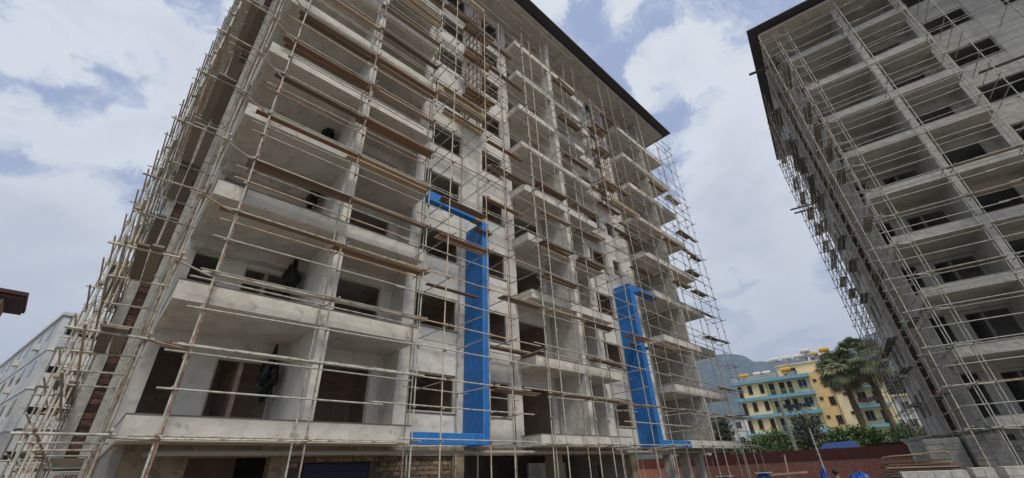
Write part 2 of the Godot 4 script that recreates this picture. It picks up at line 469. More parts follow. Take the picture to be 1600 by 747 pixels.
		for k in 15:
			var y := yb + 0.2 * k
			bx(p, "brick", M.brick if (k * 7 + n * 3) % 3 else M.brick_b, -0.205 + rr(0, 0.012), 0.075 - rr(0, 0.012), y + 0.008, y + 0.192, -18.03 - rr(0, 0.015), 0.12)
		# rooms behind
		bx(p, "room_wall", mi, 0.65, 28.2, yf, yt, -17.8, 0.12)
		for x in [2.9, 7.3, 10.15, 12.6, 16.15, 19.0, 21.8, 24.3]:
			bx(p, "room_wall", mi, x - 0.06, x + 0.06, yf, yt, -15.21 if x < 3.5 else (-14.26 if x < 7.5 else (-13.26 if x < 12.7 or (x > 19.05 and x < 24.0) else -14.3)), 2.55)
		bx(p, "rear_wall", mg, 0.65, 28.2, yf, yt, -27.7, 0.15)
	# roof: soffit slab, open eave with dark rafters, sheets and a gutter
	bx(p, "roof_slab", ms if left else M.concrete, -0.55, 31.9, 29.5, 29.72, -11.1, 17.4)
	var roof := bx(p, "roof_sheet", M.dark_metal, -1.2, 32.55, 29.86, 29.92, -10.42, 18.7)
	var rz := begin()
	for k in 68:
		var x := -1.15 + k * 0.5
		sbox(rz, Vector3(x, 29.7, -11.09), Vector3(x + 0.06, 29.855, -10.46))
	for k in 36:
		var z := -11.2 - k * 0.5
		sbox(rz, Vector3(-1.17, 29.7, z - 0.06), Vector3(-0.56, 29.855, z))
		sbox(rz, Vector3(31.91, 29.7, z - 0.06), Vector3(32.5, 29.855, z))
	var raf := put(roof, "rafters", rz.commit(), M.dark_metal)
	raf.set_meta("kind", "stuff")
	bx(roof, "purlin", M.dark_metal, -1.2, 32.5, 29.62, 29.69, -10.62, 0.08)
	bx(roof, "purlin", M.gutter, -1.2, 32.5, 29.62, 29.69, -10.98, 0.06)
	bx(roof, "gutter", M.gutter, -1.25, 32.6, 29.78, 29.85, -10.33, 0.08)
	bx(roof, "gutter", M.gutter, -1.3, -1.22, 29.78, 29.85, -10.42, 18.7)
	var hip := begin()
	var a := [Vector3(-1.2, 29.93, -10.42), Vector3(32.55, 29.93, -10.42), Vector3(32.55, 29.93, -29.1), Vector3(-1.2, 29.93, -29.1), Vector3(8, 32.4, -19.7), Vector3(23, 32.4, -19.7)]
	quad(hip, a[0], a[1], a[5], a[4], Vector3(0, 1, 0.3).normalized())
	quad(hip, a[2], a[3], a[4], a[5], Vector3(0, 1, -0.3).normalized())
	var nl := Vector3(-0.3, 1, 0).normalized()
	var nr := Vector3(0.3, 1, 0).normalized()
	tri(hip, a[0], a[3], a[4], nl, nl, nl)
	tri(hip, a[1], a[2], a[5], nr, nr, nr)
	put(roof, "hip", hip.commit(), M.dark_metal)

func ground_floor_left(p: Node3D) -> void:
	var y1 := 2.5
	bx(p, "edge_beam", M.tan, 0.75, 28.3, 2.24, 2.495, -12.95, 0.3)
	bx(p, "ground_wall", M.tan, 0.75, 1.94, 0.0, 2.24, -13.0, 0.2)
	bx(p, "ground_wall", M.inside, 1.94, 3.7, 0.0, 2.5, -16.4, 0.2)
	bx(p, "column", M.tan, 3.7, 4.12, 0.0, 2.24, -12.97, 0.4)
	# rubble wall, stone by stone, with the blue shutter
	bx(p, "ground_wall", M.mortar, 4.12, 4.55, 0.0, 2.24, -13.09, 0.2)
	bx(p, "ground_wall", M.mortar, 4.55, 6.48, 2.1, 2.24, -13.09, 0.2)
	bx(p, "ground_wall", M.mortar, 6.48, 9.42, 0.0, 2.24, -13.09, 0.2)
	var y := 0.9
	while y < 2.2:
		var h := rr(0.12, 0.17)
		var x := 4.13
		while x < 9.35:
			var w := rr(0.22, 0.42)
			var e := minf(x + w, 9.4)
			if not (e > 4.5 and x < 6.53 and y < 2.05):
				bx(p, "stone", [M.stone_a, M.stone_b, M.stone_c][rng.randi_range(0, 2)], x + 0.012, e - 0.012, y + 0.01, minf(y + h, 2.235) - 0.01, -13.03 - rr(0.0, 0.03), 0.06)
			x += w
		y += h
	bx(p, "shutter", M.navy, 4.58, 6.45, 0.0, 2.08, -13.12, 0.05)
	for k in 9:
		bx(p, "shutter_slat", M.navy, 4.58, 6.45, 0.2 + k * 0.21, 0.395 + k * 0.21, -13.085, 0.03)
	for c in [[9.42, 9.9], [14.5, 15.1], [20.3, 20.75], [24.3, 24.75], [26.2, 26.6], [28.0, 28.4]]:
		bx(p, "column", M.tan if c[0] < 21.0 else M.raw, c[0], c[1], 0.0, 2.24, -12.97, 0.45)
	bx(p, "ground_wall", M.inside_grey, 0.75, 20.4, 0.0, 2.5, -20.0, 0.2)
	bx(p, "ground_wall", M.inside_grey, 9.5, 9.7, 0.0, 2.5, -13.5, 6.5)
	bx(p, "ground_wall", M.inside_grey, 20.4, 20.6, 0.0, 2.5, -13.5, 6.7)
	bx(p, "ground_wall", M.white_paint, 16.6, 19.4, 0.0, 2.05, -16.5, 0.12)
	bx(p, "ground_wall", M.inside_grey, 0.55, 0.745, 0.0, 2.495, -13.02, 14.0)
	for c in [[22.0, -18.0], [25.5, -18.0], [27.9, -18.0], [22.0, -24.0], [27.9, -24.0]]:
		bx(p, "column", M.raw, c[0], c[0] + 0.45, 0.0, 2.5, c[1], 0.45)
	# drain pipe slung under the first slab
	var st := begin()
	stube(st, [Vector3(1.12, 2.31, -17.0), Vector3(1.12, 2.30, -12.6), Vector3(1.35, 2.30, -12.4), Vector3(16.0, 2.31, -12.4), Vector3(31.5, 2.33, -12.4)], 0.06, -1.0, 10)
	var dp := put(p, "drain_pipe", st.commit(), M.pvc)
	for k in 16:
		tube(dp, "pipe_collar", M.pvc, Vector3(1.9 + k * 1.9, 2.305, -12.4), Vector3(1.98 + k * 1.9, 2.305, -12.4), 0.075)
	for k in 3:
		var x: float = [15.72, 28.05, 3.8][k]
		var z: float = [-13.35, -14.45, -14.9][k]
		tube(p, "downpipe", M.pvc, Vector3(x, 2.7, z), Vector3(x, 29.4, z), 0.05)

func ground_floor_right(p: Node3D) -> void:
	# infill of lightweight blocks laid one by one
	bx(p, "ground_wall", M.mortar, 0.62, 7.2, 0.0, 2.48, -12.55, 0.15)
	for r in 11:
		var y := 0.02 + r * 0.222
		var x := 0.6 - (0.3 if r % 2 else 0.0)
		while x < 7.1:
			var w := 0.6 + rr(-0.01, 0.01)
			if rng.randf() > 0.05:
				bx(p, "block", M.block_a if rng.randf() > 0.4 else M.block_b, maxf(x, 0.6) + 0.008, minf(x + w, 7.15) - 0.008, y + 0.006, y + 0.216, -12.46 - rr(0.0, 0.035), 0.18)
			x += w
	bx(p, "ground_wall", M.inside_grey, 7.2, 28.2, 0.0, 2.5, -17.0, 0.2)
	for x in [0.55, 7.2, 12.6, 18.6, 24.4, 28.0]:
		bx(p, "column", M.raw, x, x + 0.42, 0.0, 2.5, -12.75, 0.45)
	bx(p, "ground_wall", M.mortar, 0.6, 0.72, 0.0, 2.5, -13.2, 14.0)
	for rw in 11:
		var y := 0.02 + rw * 0.222
		var z := -13.22 - (0.3 if rw % 2 else 0.0)
		while z > -19.5:
			bx(p, "block", M.block_a if rng.randf() > 0.4 else M.block_b, 0.5 + rr(0.0, 0.03), 0.62, y + 0.006, y + 0.216, z - 0.008, 0.584)
			z -= 0.6

# ------------------------------------------------------------------ scaffolding
func pole(p: Node3D, m: Material, x: float, z: float, y0: float, y1: float, r: float) -> void:
	var st := begin()
	var pts := []
	var n := maxi(2, int((y1 - y0) / 2.9))
	var jx := rr(-0.02, 0.02)
	var jz := rr(-0.02, 0.02)
	for i in n + 1:
		pts.append(Vector3(x + jx, lerpf(y0, y1, float(i) / n), z + jz))
		jx += rr(-0.03, 0.03)
		jz += rr(-0.025, 0.025)
		jx = clampf(jx, -0.07, 0.07)
		jz = clampf(jz, -0.06, 0.06)
	stube(st, pts, r, -1.0, 8)
	put(p, "pole", st.commit(), m)

func pipe_mat(grey: float) -> Material:
	if rng.randf() < grey:
		return M.pipe_grey
	var q := rng.randf()
	return M.pipe_a if q < 0.45 else (M.pipe_b if q < 0.7 else (M.pipe_c if q < 0.9 else M.pipe_red))

func board(p: Node3D, a: Vector3, b: Vector3, w: float, t: float, m: Material, called := "plank") -> void:
	var x := (b - a)
	var l := x.length()
	x /= l
	var z := x.cross(Vector3.UP).normalized()
	var y := z.cross(x)
	put(p, called, unit_box, m, Transform3D(Basis(x * l, y * t, z * w), (a + b) / 2.0))

func couplers(p: Node3D, spots: Array) -> void:
	var st := begin()
	for s in spots:
		var v: Vector3 = s
		sbox(st, v - Vector3(0.04, 0.03, 0.04), v + Vector3(0.04, 0.03, 0.04))
	put(p, "couplers", st.commit(), M.pipe_b).set_meta("kind", "stuff")

func front_scaffold(p: Node3D, outer: Array, inner: Array, bays: Array, xmax: float, grey: float, thin: float, lo: float, R: float) -> void:
	var spots := []
	for x in outer:
		pole(p, pipe_mat(grey), x, -11.0, 0.0, rr(28.3, 29.3) if x < 6.0 or rng.randf() < 0.5 else rr(24.5, 28.0), R)
	for q in inner:
		pole(p, pipe_mat(grey), q[0], q[1], 0.0, rr(27.8, 29.2), R)
	for k in 31:
		var y := 2.53 + 0.86 * k
		# long tubes lapped end to end along the front
		var x: float = lo
		while x < xmax:
			var e := minf(x + rr(4.6, 6.3), xmax + rr(0.1, 0.5))
			if k % 2 == 1 and x > (5.5 if thin > 0.9 else -9.0) and rng.randf() < (0.4 if y < 9.0 else 0.66) * thin:
				x = e - 0.15
				continue
			if y > 26.0 and x > 5.5 and rng.randf() < 0.6 * thin:
				x = e - 0.15
				continue
			var yy := y + rr(-0.05, 0.05)
			tube(p, "ledger", pipe_mat(grey), Vector3(x - 0.2, yy + rr(-0.03, 0.03), -10.94), Vector3(e, yy + rr(-0.03, 0.03), -10.94 + rr(-0.02, 0.02)), R * 0.92)
			x = e - 0.15
		for ox in outer:
			spots.append(Vector3(ox, y, -10.97))
		if k % 2 == 0:
			for b in bays:
				var zi: float = b[2]
				tube(p, "ledger", pipe_mat(grey), Vector3(b[0] - rr(0.1, 0.4), y + rr(-0.04, 0.04), zi + 0.05), Vector3(b[1] + rr(0.1, 0.4), y + rr(-0.04, 0.04), zi + 0.05), R * 0.92)
		for ox in outer:
			var zi := -11.65
			for b in bays:
				if ox > b[0] - 0.3 and ox < b[1] + 0.3:
					zi = b[2]
			var pr := 0.5 if zi < -12.0 else 0.12
			if (k % 2 == 0 and rng.randf() < 0.66) or (k % 2 == 1 and rng.randf() < pr * 0.75):
				tube(p, "transom", pipe_mat(grey), Vector3(ox + 0.05, y - 0.05, -10.75 + rr(-0.1, 0.15)), Vector3(ox + 0.05 + rr(-0.04, 0.04), y - 0.05 + rr(-0.04, 0.04), zi - 0.12), R * 0.92)
	couplers(p, spots)

func decks(p: Node3D, outer: Array, bays: Array, prob: Dictionary, steel_first: bool) -> void:
	for bi in bays.size():
		var b = bays[bi]
		var xs := []
		for ox in outer:
			if ox > b[0] - 0.35 and ox < b[1] + 0.35:
				xs.append(ox)
		for k in range(2, 30, 2):
			var y := 2.53 + 0.86 * k
			for i in xs.size() - 1:
				if xs[i + 1] - xs[i] < 1.2:
					continue
				if rng.randf() > prob.get(bi, 0.6) * (1.0 if k < 24 or bi == 0 else 0.35):
					continue
				var nb := rng.randi_range(1, 2) if b[2] > -12.0 else rng.randi_range(1, 2)
				var z0: float = -11.12 - rr(0.0, 0.08)
				if b[2] < -12.0:
					z0 = -11.15 - rr(0.0, 1.0)
				for j in nb:
					var steel: bool = steel_first and bi == 0 and (k <= 4) and i < 2
					var w := 0.2 + rr(-0.02, 0.03)
					var zz := z0 - j * 0.225
					var mt: Material = M.steel_deck if steel else M.wood[rng.randi_range(0, 4)]
					var h := 0.03 + rr(0.0, 0.02)
					board(p, Vector3(xs[i] - rr(0.05, 0.35), y + h, zz + rr(-0.03, 0.03)), Vector3(xs[i + 1] + rr(0.05, 0.35), y + h + rr(-0.015, 0.015), zz + rr(-0.03, 0.03)), w, 0.045 if not steel else 0.055, mt)

func side_scaffold(p: Node3D, grey: float, R: float, deck: float, wood0: int) -> void:
	var zs := [-10.6, -12.5, -14.6, -16.7, -18.9, -21.0, -23.2, -25.4, -27.6]
	var spots := []
	for i in zs.size():
		var z: float = zs[i]
		var near: bool = z > -17.4
		pole(p, pipe_mat(grey), 0.27 if near else -0.62, z, 0.0, rr(27.5, 29.2), R)
		pole(p, pipe_mat(grey), -0.66 if near else -1.28, z, 0.0, rr(27.5, 29.2), R)
	for k in 31:
		var y := 2.53 + 0.86 * k
		for s in [[-10.4, -17.2, 0.27, -0.66], [-16.4, -27.9, -0.62, -1.28]]:
			for x in [s[2], s[3]]:
				if k % 2 == 1 and x == s[2]:
					continue
				var yy := y + rr(-0.04, 0.04)
				tube(p, "ledger", pipe_mat(grey), Vector3(x + 0.06, yy, s[0] + rr(0, 0.25)), Vector3(x + 0.06, yy + rr(-0.05, 0.05), s[1] - rr(0, 0.3)), R * 0.92)
		for i in zs.size():
			var z: float = zs[i]
			var near: bool = z > -17.4
			spots.append(Vector3(-0.66 if near else -1.28, y, z))
			if k % 2 == 0:
				tube(p, "transom", pipe_mat(grey), Vector3(-0.85 if near else -1.5, y - 0.05, z + 0.05), Vector3(0.42 if near else -0.5, y - 0.05 + rr(-0.03, 0.03), z + 0.05), R * 0.92)
				if i < zs.size() - 1 and rng.randf() < deck:
					var near2: bool = zs[i + 1] > -17.4
					var x0: float = -0.3 if near and near2 else -0.95
					for j in 2:
						board(p, Vector3(x0 + j * 0.23 + rr(-0.03, 0.03), y + 0.03, z + rr(0.05, 0.3)), Vector3(x0 + j * 0.23 + rr(-0.03, 0.03), y + 0.03, zs[i + 1] - rr(0.05, 0.3)), 0.2, 0.045, M.wood[rng.randi_range(wood0, wood0 + 1)])
			elif i == 0 or rng.randf() < 0.1:
				pass
	# ties from the corner to the front rows
	for k in range(0, 31, 2):
		var y := 2.53 + 0.86 * k - 0.08
		tube(p, "tie", pipe_mat(grey), Vector3(0.2, y, -10.55), Vector3(1.06, y + rr(-0.06, 0.06), -11.05), R * 0.92)
	couplers(p, spots)

# ------------------------------------------------------------------ facade frames
func blue_frame(p: Node3D, x0: float, x1: float, bx0: float, bx1: float, top0: float, top1: float, tb0: float, tb1: float) -> void:
	# upright of stacked foam boards: front boards and deep cheek boards, each board its own piece
	var y := 2.5
	while y < top1 - 0.02:
		var e := minf(y + 1.2, top1)
		bx(p, "foam_board", M.blue, x0, x1, y + 0.002, e - 0.002, -11.84, 1.15)
		y = e
	bx(p, "corner_bead", M.blue_edge, x0 - 0.006, x0 + 0.012, 2.5, top1, -11.834, 0.02)
	# lower and upper rails
	var x := bx0
	while x < bx1 - 0.01:
		var e := minf(x + 1.2, bx1)
		bx(p, "foam_board", M.blue, x + 0.002, e - 0.002, 2.5, 2.82, -11.845, 0.3)
		x = e
	bx(p, "corner_bead", M.blue_edge, bx0, bx1, 2.812, 2.83, -11.84, 0.02)
	x = tb0
	while x < tb1 - 0.01:
		var e := minf(x + 1.2, tb1)
		bx(p, "foam_board", M.blue, x + 0.002, e - 0.002, top0, top0 + 0.42, -11.845, 0.3)
		x = e

func steel_frame(p: Node3D, x0: float, x1: float, y0: float, y1: float, bx0: float, bx1: float) -> void:
	for q in [[x0, -11.9], [x1, -11.9], [x0, -12.25], [x0, -12.6], [x1, -12.6], [x0, -12.95], [(x0 + x1) / 2.0, -11.9]]:
		tube(p, "steel_stud", M.steel_red, Vector3(q[0], y0, q[1]), Vector3(q[0] + rr(-0.03, 0.03), y1, q[1]), 0.026)
	var y := y0 + 0.1
	while y < y1:
		tube(p, "steel_rung", M.steel_red, Vector3(x0, y, -11.9), Vector3(x0, y + rr(-0.02, 0.02), -12.95), 0.02)
		tube(p, "steel_rung", M.steel_red, Vector3(x0, y + 0.05, -11.9), Vector3(x1, y + 0.05, -11.9), 0.02)
		y += 0.62
	for f in [0.12, 0.47, 0.72]:
		var yy := lerpf(y0, y1, f)
		for j in 3:
			board(p, Vector3(x0 - 0.75 + rr(-0.1, 0.1), yy, -11.75 - j * 0.24), Vector3(x1 + 0.5 + rr(-0.1, 0.2), yy + 0.02, -11.72 - j * 0.24), 0.21, 0.05, M.wood[rng.randi_range(0, 3)])
		bx(p, "toe_board", M.wood[1], x0 - 0.08, x0 - 0.04, yy, yy + 0.42, -11.8, 0.9)
	bx(p, "timber_rail", M.wood_new, bx0, bx1, y0 - 0.12, y0 + 0.2, -11.86, 0.04)
	bx(p, "timber_rail", M.wood_new, bx0, bx1, y0 - 0.12, y0 - 0.08, -11.9, 0.4)
	bx(p, "timber_rail", M.wood_new, bx0, bx1, y1 - 0.1, y1 + 0.15, -11.86, 0.05)

# ------------------------------------------------------------------ smaller things
func blob(st: SurfaceTool, c: Vector3, r: Vector3, seed_: int, rough: float, lat := 10, lon := 14) -> void:
	var n := FastNoiseLite.new()
	n.seed = seed_
	n.frequency = 0.9
	n.fractal_octaves = 2
	var g := []
	for i in lat + 1:
		var row := []
		for j in lon:
			var t := PI * i / lat
			var a := TAU * j / lon
			var d := Vector3(sin(t) * cos(a), cos(t), sin(t) * sin(a))
			row.append(c + d * r * (1.0 + rough * n.get_noise_3d(d.x * 1.6, d.y * 1.6, d.z * 1.6)))
		g.append(row)
	for i in lat:
		for j in lon:
			var a: Vector3 = g[i][j]
			var b: Vector3 = g[i][(j + 1) % lon]
			var cc: Vector3 = g[i + 1][(j + 1) % lon]
			var d: Vector3 = g[i + 1][j]
			var nn := ((a + b + cc + d) / 4.0 - c).normalized()
			if i > 0:
				var m := (b - a).cross(cc - a).normalized()
				if m.dot(nn) < 0: m = -m
				tri(st, a, b, cc, m, m, m)
			if i < lat - 1:
				var m2 := (cc - a).cross(d - a).normalized()
				if m2.dot(nn) < 0: m2 = -m2
				tri(st, a, cc, d, m2, m2, m2)

func bag(c: Vector3, s: float, seed_: int, label: String) -> void:
	var t := thing("plastic_bag", label, "bag", Transform3D(Basis.IDENTITY, c), "black bags hung in the corner loggias")
	var st := begin()
	blob(st, Vector3(0, -0.1, 0), Vector3(0.2, 0.42, 0.26) * s, seed_, 0.7, 12, 16)
	put(t, "sack", st.commit(), M.black_bag)
	var s2 := begin()
	stube(s2, [Vector3(0, 0.22 * s, 0), Vector3(0.02, 0.5 * s, 0.03), Vector3(0.05, 0.8 * s, 0.0)], 0.11 * s, 0.03)
	put(t, "tied_neck", s2.commit(), M.black_bag)

func leaf_crown(st: SurfaceTool, c: Vector3, r: Vector3, count: int, size: float, ca: Color, cb: Color) -> void:
	# leaves sit in clumps spread through the crown's volume
	var clumps := []
	for i in 26:
		var d := Vector3(rr(-1, 1), rr(-0.8, 1), rr(-1, 1))
		while d.length() > 1.0:
			d = Vector3(rr(-1, 1), rr(-0.8, 1), rr(-1, 1))
		clumps.append(c + d * r * 0.85)
	for i in count:
		var q: Vector3 = clumps[rng.randi_range(0, 25)]
		var o := Vector3(rng.randfn(), rng.randfn(), rng.randfn()) * 0.17
		var p := q + o * r
		var n := Vector3(rr(-1, 1), rr(-0.2, 1), rr(-1, 1)).normalized()
		var a := n.cross(Vector3(rr(-1, 1), rr(-1, 1), rr(-1, 1))).normalized()
		var b := n.cross(a)
		var s := size * rr(0.6, 1.3)
		var k := ca.lerp(cb, rng.randf())
		st.set_color(k)
		quad(st, p - a * s, p + b * s * 0.45, p + a * s, p - b * s * 0.45, n)

func tree(called: String, label: String, x: float, D: float, h: float, r: float, group: String, ca: Color, cb: Color, count := 5200, size := 0.16) -> void:
	var t := thing(called, label, "tree", F2 * Transform3D(Basis.IDENTITY, Vector3(x, 0, -D)), group)
	var st := begin()
	stube(st, [Vector3(0, -0.1, 0), Vector3(0.08, h * 0.3, 0.05), Vector3(-0.1, h * 0.7, 0)], 0.2, 0.07)
	for k in 5:
		var a := TAU * k / 5.0 + rr(0, 1)
		stube(st, [Vector3(0, h * 0.35, 0), Vector3(cos(a) * r * 0.35, h * 0.52, sin(a) * r * 0.35), Vector3(cos(a) * r * 0.75, h * rr(0.6, 0.8), sin(a) * r * 0.75)], 0.09, 0.03, 6)
	put(t, "trunk", st.commit(), M.bark)
	var s2 := begin()
	leaf_crown(s2, Vector3(0, h * 0.62, 0), Vector3(r, h * 0.4, r), count, size, ca, cb)
	put(t, "crown", s2.commit(), M.leaf)

func palm(label: String, x: float, D: float, h: float, r: float, seed_: int) -> void:
	rng.seed = seed_
	var t := thing("palm_tree", label, "palm", F2 * Transform3D(Basis.IDENTITY, Vector3(x, 0, -D)), "palms before the yellow flats")
	var st := begin()
	var pts := []
	for i in 15:
		pts.append(Vector3(sin(i * 0.7) * 0.03 - 0.02 * i, h * i / 14.0, cos(i) * 0.03))
	stube(st, pts, 0.36, 0.30, 9)
	for i in 60:   # old leaf bases
		var y := rr(h * 0.45, h * 0.98)
		var a := rr(0, TAU)
		var o := Vector3(-0.28 * y / h + cos(a) * 0.30, y, sin(a) * 0.30)
		sbox(st, o - Vector3(0.07, 0.14, 0.07), o + Vector3(0.07, 0.14, 0.07))
	put(t, "trunk", st.commit(), M.bark)
	var s2 := begin()
	var s3 := begin()
	var top := Vector3(-0.28, h, 0)
	for k in 140:
		var el: float = rr(-1.2, 1.35)
		var dead: bool = el < -0.75
		var az := rr(0, TAU)
		var d := Vector3(cos(az) * cos(el), sin(el), sin(az) * cos(el))
		var ln := r * rr(0.45, 0.62)
		var hub := top + d * ln + Vector3(0, -0.12 * ln, 0)
		var side := d.cross(Vector3.UP).normalized()
		var up := side.cross(d).normalized()
		var use := s3 if dead else s2
		var col := Color(0.16, 0.195, 0.095).lerp(Color(0.25, 0.28, 0.15), rng.randf())
		if dead:
			col = Color(0.20, 0.17, 0.10).lerp(Color(0.26, 0.21, 0.13), rng.randf())
		use.set_color(col)
		quad(use, top, top + side * 0.04, hub + side * 0.03, hub, up)
		var nb := 13
		for j in nb:
			var a := lerpf(-1.25, 1.25, float(j) / (nb - 1))
			var bd := (d * cos(a) + side * sin(a)).normalized()
			var l := r * rr(0.42, 0.55) * (1.0 - 0.25 * absf(a) / 1.25)
			var m := hub + bd * l * 0.62 + up * 0.03
			var tip := hub + bd * l + Vector3(0, -l * rr(0.25, 0.5), 0)
			var w := bd.cross(up).normalized() * 0.05 * r / 2.2
			use.set_color(col.lerp(Color(0.2, 0.21, 0.11), rng.randf() * 0.35))
			quad(use, hub, m - w, m + w, hub + w * 0.3, up)
			tri(use, m - w, m + w, tip, up, up, up)
	put(t, "crown", s2.commit(), M.leaf)
	put(t, "dead_skirt", s3.commit(), M.leaf)

func small_window(p: Node3D, x0: float, x1: float, y0: float, y1: float, zf: float, mf: Material) -> void:
	var o := bx(p, "window", M.glass, x0, x1, y0, y1, zf + 0.02, 0.06)
	frame_of(o, x0, x1, y0, y1, zf, mf)

func frame_of(o: MeshInstance3D, x0: float, x1: float, y0: float, y1: float, zf: float, mf: Material) -> void:
	var st := begin()
	var w := 0.07
	for q in [[x0 - w, x0, y0 - w, y1 + w], [x1, x1 + w, y0 - w, y1 + w], [x0, x1, y1, y1 + w], [x0, x1, y0 - w, y0], [(x0 + x1) / 2.0 - 0.03, (x0 + x1) / 2.0 + 0.03, y0, y1]]:
		sbox(st, Vector3(q[0], q[2], zf - 0.03), Vector3(q[1], q[3], zf + 0.06))
	var f := put(o, "frame", st.commit(), mf)
	f.transform = o.transform.affine_inverse()

func rail(p: Node3D, x0: float, x1: float, y: float, z: float, m: Material) -> void:
	var st := begin()
	sbox(st, Vector3(x0, y + 0.82, z - 0.04), Vector3(x1, y + 0.88, z))
	var n := int((x1 - x0) / 0.22)
	for i in n + 1:
		var x := lerpf(x0, x1, float(i) / n)
		sbox(st, Vector3(x - 0.02, y, z - 0.03), Vector3(x + 0.02, y + 0.82, z - 0.01))
	put(p, "balcony_rail", st.commit(), m)

func yellow_flats() -> void:
	var t := thing("yellow_flats", "yellow block of flats with pale blue balcony edges behind the palms", "building", F2)
	var Z := -95.0
	bx(t, "wall", M.yellow, -13.0, -1.0, 0.0, 15.0, Z, 10.0)
	bx(t, "wall", M.yellow, -5.6, 4.3, 15.0, 17.5, Z - 1.2, 8.0)
	bx(t, "stair_wall", M.yellow_deep, -1.0, 0.55, 0.0, 15.6, Z + 0.35, 9.0)
	bx(t, "stair_wall", M.yellow_deep, 0.55, 1.9, 0.0, 15.0, Z + 0.1, 9.0)
	bx(t, "stair_wall", M.yellow, 1.9, 4.3, 0.0, 15.0, Z + 0.35, 9.0)
	bx(t, "wall", M.yellow, 4.3, 9.0, 0.0, 15.0, Z - 0.5, 9.0)
	bx(t, "roof_cap", M.white_paint, -5.8, 4.5, 17.5, 17.75, Z - 1.0, 8.4)
	for s in 5:
		var y := 3.2 + 3.03 * s
		bx(t, "balcony_edge", M.sky_blue, -13.9, -0.8, y - 0.45, y + 0.1, Z + 1.15, 1.2 - 0.06)
		if s < 4:
			bx(t, "balcony_edge", M.sky_blue, 4.2, 8.6, y - 0.35, y + 0.1, Z + 1.0, 1.45)
			rail(t, -8.2, -1.0, y + 0.1, Z + 1.1, M.rail_green)
			rail(t, 4.4, 8.5, y + 0.1, Z + 0.95, M.dark_metal)
			bx(t, "balcony_pier", M.yellow, -13.0, -8.3, y + 0.1, y + 2.58, Z + 0.7, 0.68)
			for x in [-12.9, -11.2, -9.2]:
				small_window(t, x, x + 0.6, y + (0.2 if x < -12 else 0.75), y + 2.25, Z + 0.72, M.bark)
			for w in [[-7.6, -6.9], [-5.9, -5.2], [-4.6, -4.0]]:
				small_window(t, w[0], w[1], y + 0.2, y + 2.2, Z + 0.02, M.bark)
			small_window(t, -2.9, -1.6, y + 0.8, y + 2.3, Z + 0.02, M.white_paint)
			small_window(t, 4.9, 6.0, y + 0.75, y + 2.2, Z - 0.46, M.rail_green)
			small_window(t, 7.0, 7.9, y + 0.2, y + 2.2, Z - 0.46, M.rail_green)
			small_window(t, -0.45, -0.1, y + 1.6, y + 2.0, Z + 0.37, M.bark)
			small_window(t, 3.1, 3.5, y + 1.9, y + 2.3, Z + 0.37, M.bark)
			small_window(t, 0.8, 1.5, y + 0.6, y + 1.9, Z + 0.12, M.bark)
	small_window(t, 0.9, 1.6, 15.9, 17.0, Z - 1.18, M.bark)
	small_window(t, -3.4, -2.6, 15.9, 16.9, Z - 1.18, M.bark)
	var rl := begin()
	for i in 30:
		var x := -13.6 + i * 0.26
		sbox(rl, Vector3(x, 15.4, Z + 0.9), Vector3(x + 0.1, 16.0, Z + 0.98))
	sbox(rl, Vector3(-13.7, 16.0, Z + 0.86), Vector3(-5.7, 16.12, Z + 1.02))
	put(t, "roof_balustrade", rl.commit(), M.white_paint)
	# washing on two balconies
	for w in [[-6.4, -2.2, 9.5, M.navy], [4.6, 7.6, 9.4, M.rust_roof], [4.4, 7.8, 12.5, M.dark_metal]]:
		var st := begin()
		var x: float = w[0]
		while x < w[1]:
			var ww := rr(0.35, 0.6)
			sbox(st, Vector3(x, w[2] + rr(0.1, 0.5), Z + 1.2), Vector3(x + ww, w[2] + rr(1.0, 1.15), Z + 1.23))
			x += ww + 0.08
		var o := put(self, "washing", st.commit(), w[3], F2)
		o.set_meta("label", {9.5: "dark blue washing hung along a balcony of the yellow flats", 9.4: "reddish washing hung over a balcony rail behind the palms", 12.5: "dark washing on the top balcony behind the palm crowns"}[w[2]])
		o.set_meta("category", "washing")
	var tanks := [[-11.3, 15.2, 1, "yellow"], [-8.8, 15.2, 0, "white"], [-7.5, 15.2, 0, "white"], [-5.5, 17.75, 0, "white"], [-4.1, 15.3, 1, "yellow"], [-3.4, 17.75, 0, "white"], [-1.4, 17.75, 0, "white"], [-0.1, 18.5, 0, "white"], [1.0, 17.75, 1, "yellow"], [2.9, 18.2, 1, "yellow"]]
	for i in tanks.size():
		var q = tanks[i]
		var low: bool = q[1] < 16.0
		var lab := "%s solar water tank with sloping panel on the %s of the yellow flats" % [q[3], "lower terrace" if low else "upper roof"]
		var h := thing("solar_water_heater", lab, "water heater", F2 * Transform3D(Basis.IDENTITY, Vector3(q[0], q[1], -95.2 if low else -97.5)), "%s tanks on %s" % [q[3], "lower terrace" if low else "upper roof"])
		var mt: Material = M.tank_yellow if q[2] == 1 else M.tank_white
		tube(h, "tank", mt, Vector3(-0.8, 1.35, 0), Vector3(0.8, 1.35, 0), 0.42)
		tube(h, "upper_tank", mt, Vector3(-0.6, 0.55, -0.2), Vector3(0.6, 0.55, -0.2), 0.3)
		for s in [-0.5, 0.5]:
			tube(h, "leg", M.gutter, Vector3(s, 0 if q[1] < 18.0 else -0.75, 0.15), Vector3(s, 1.2, 0.0), 0.035)
			tube(h, "leg", M.gutter, Vector3(s, 0 if q[1] < 18.0 else -0.75, -0.5), Vector3(s, 1.1, -0.1), 0.035)
		board(h, Vector3(0.7, 0.1, 0.7), Vector3(0.7, 0.95, 0.2), 1.4, 0.05, M.panel, "collector_panel")

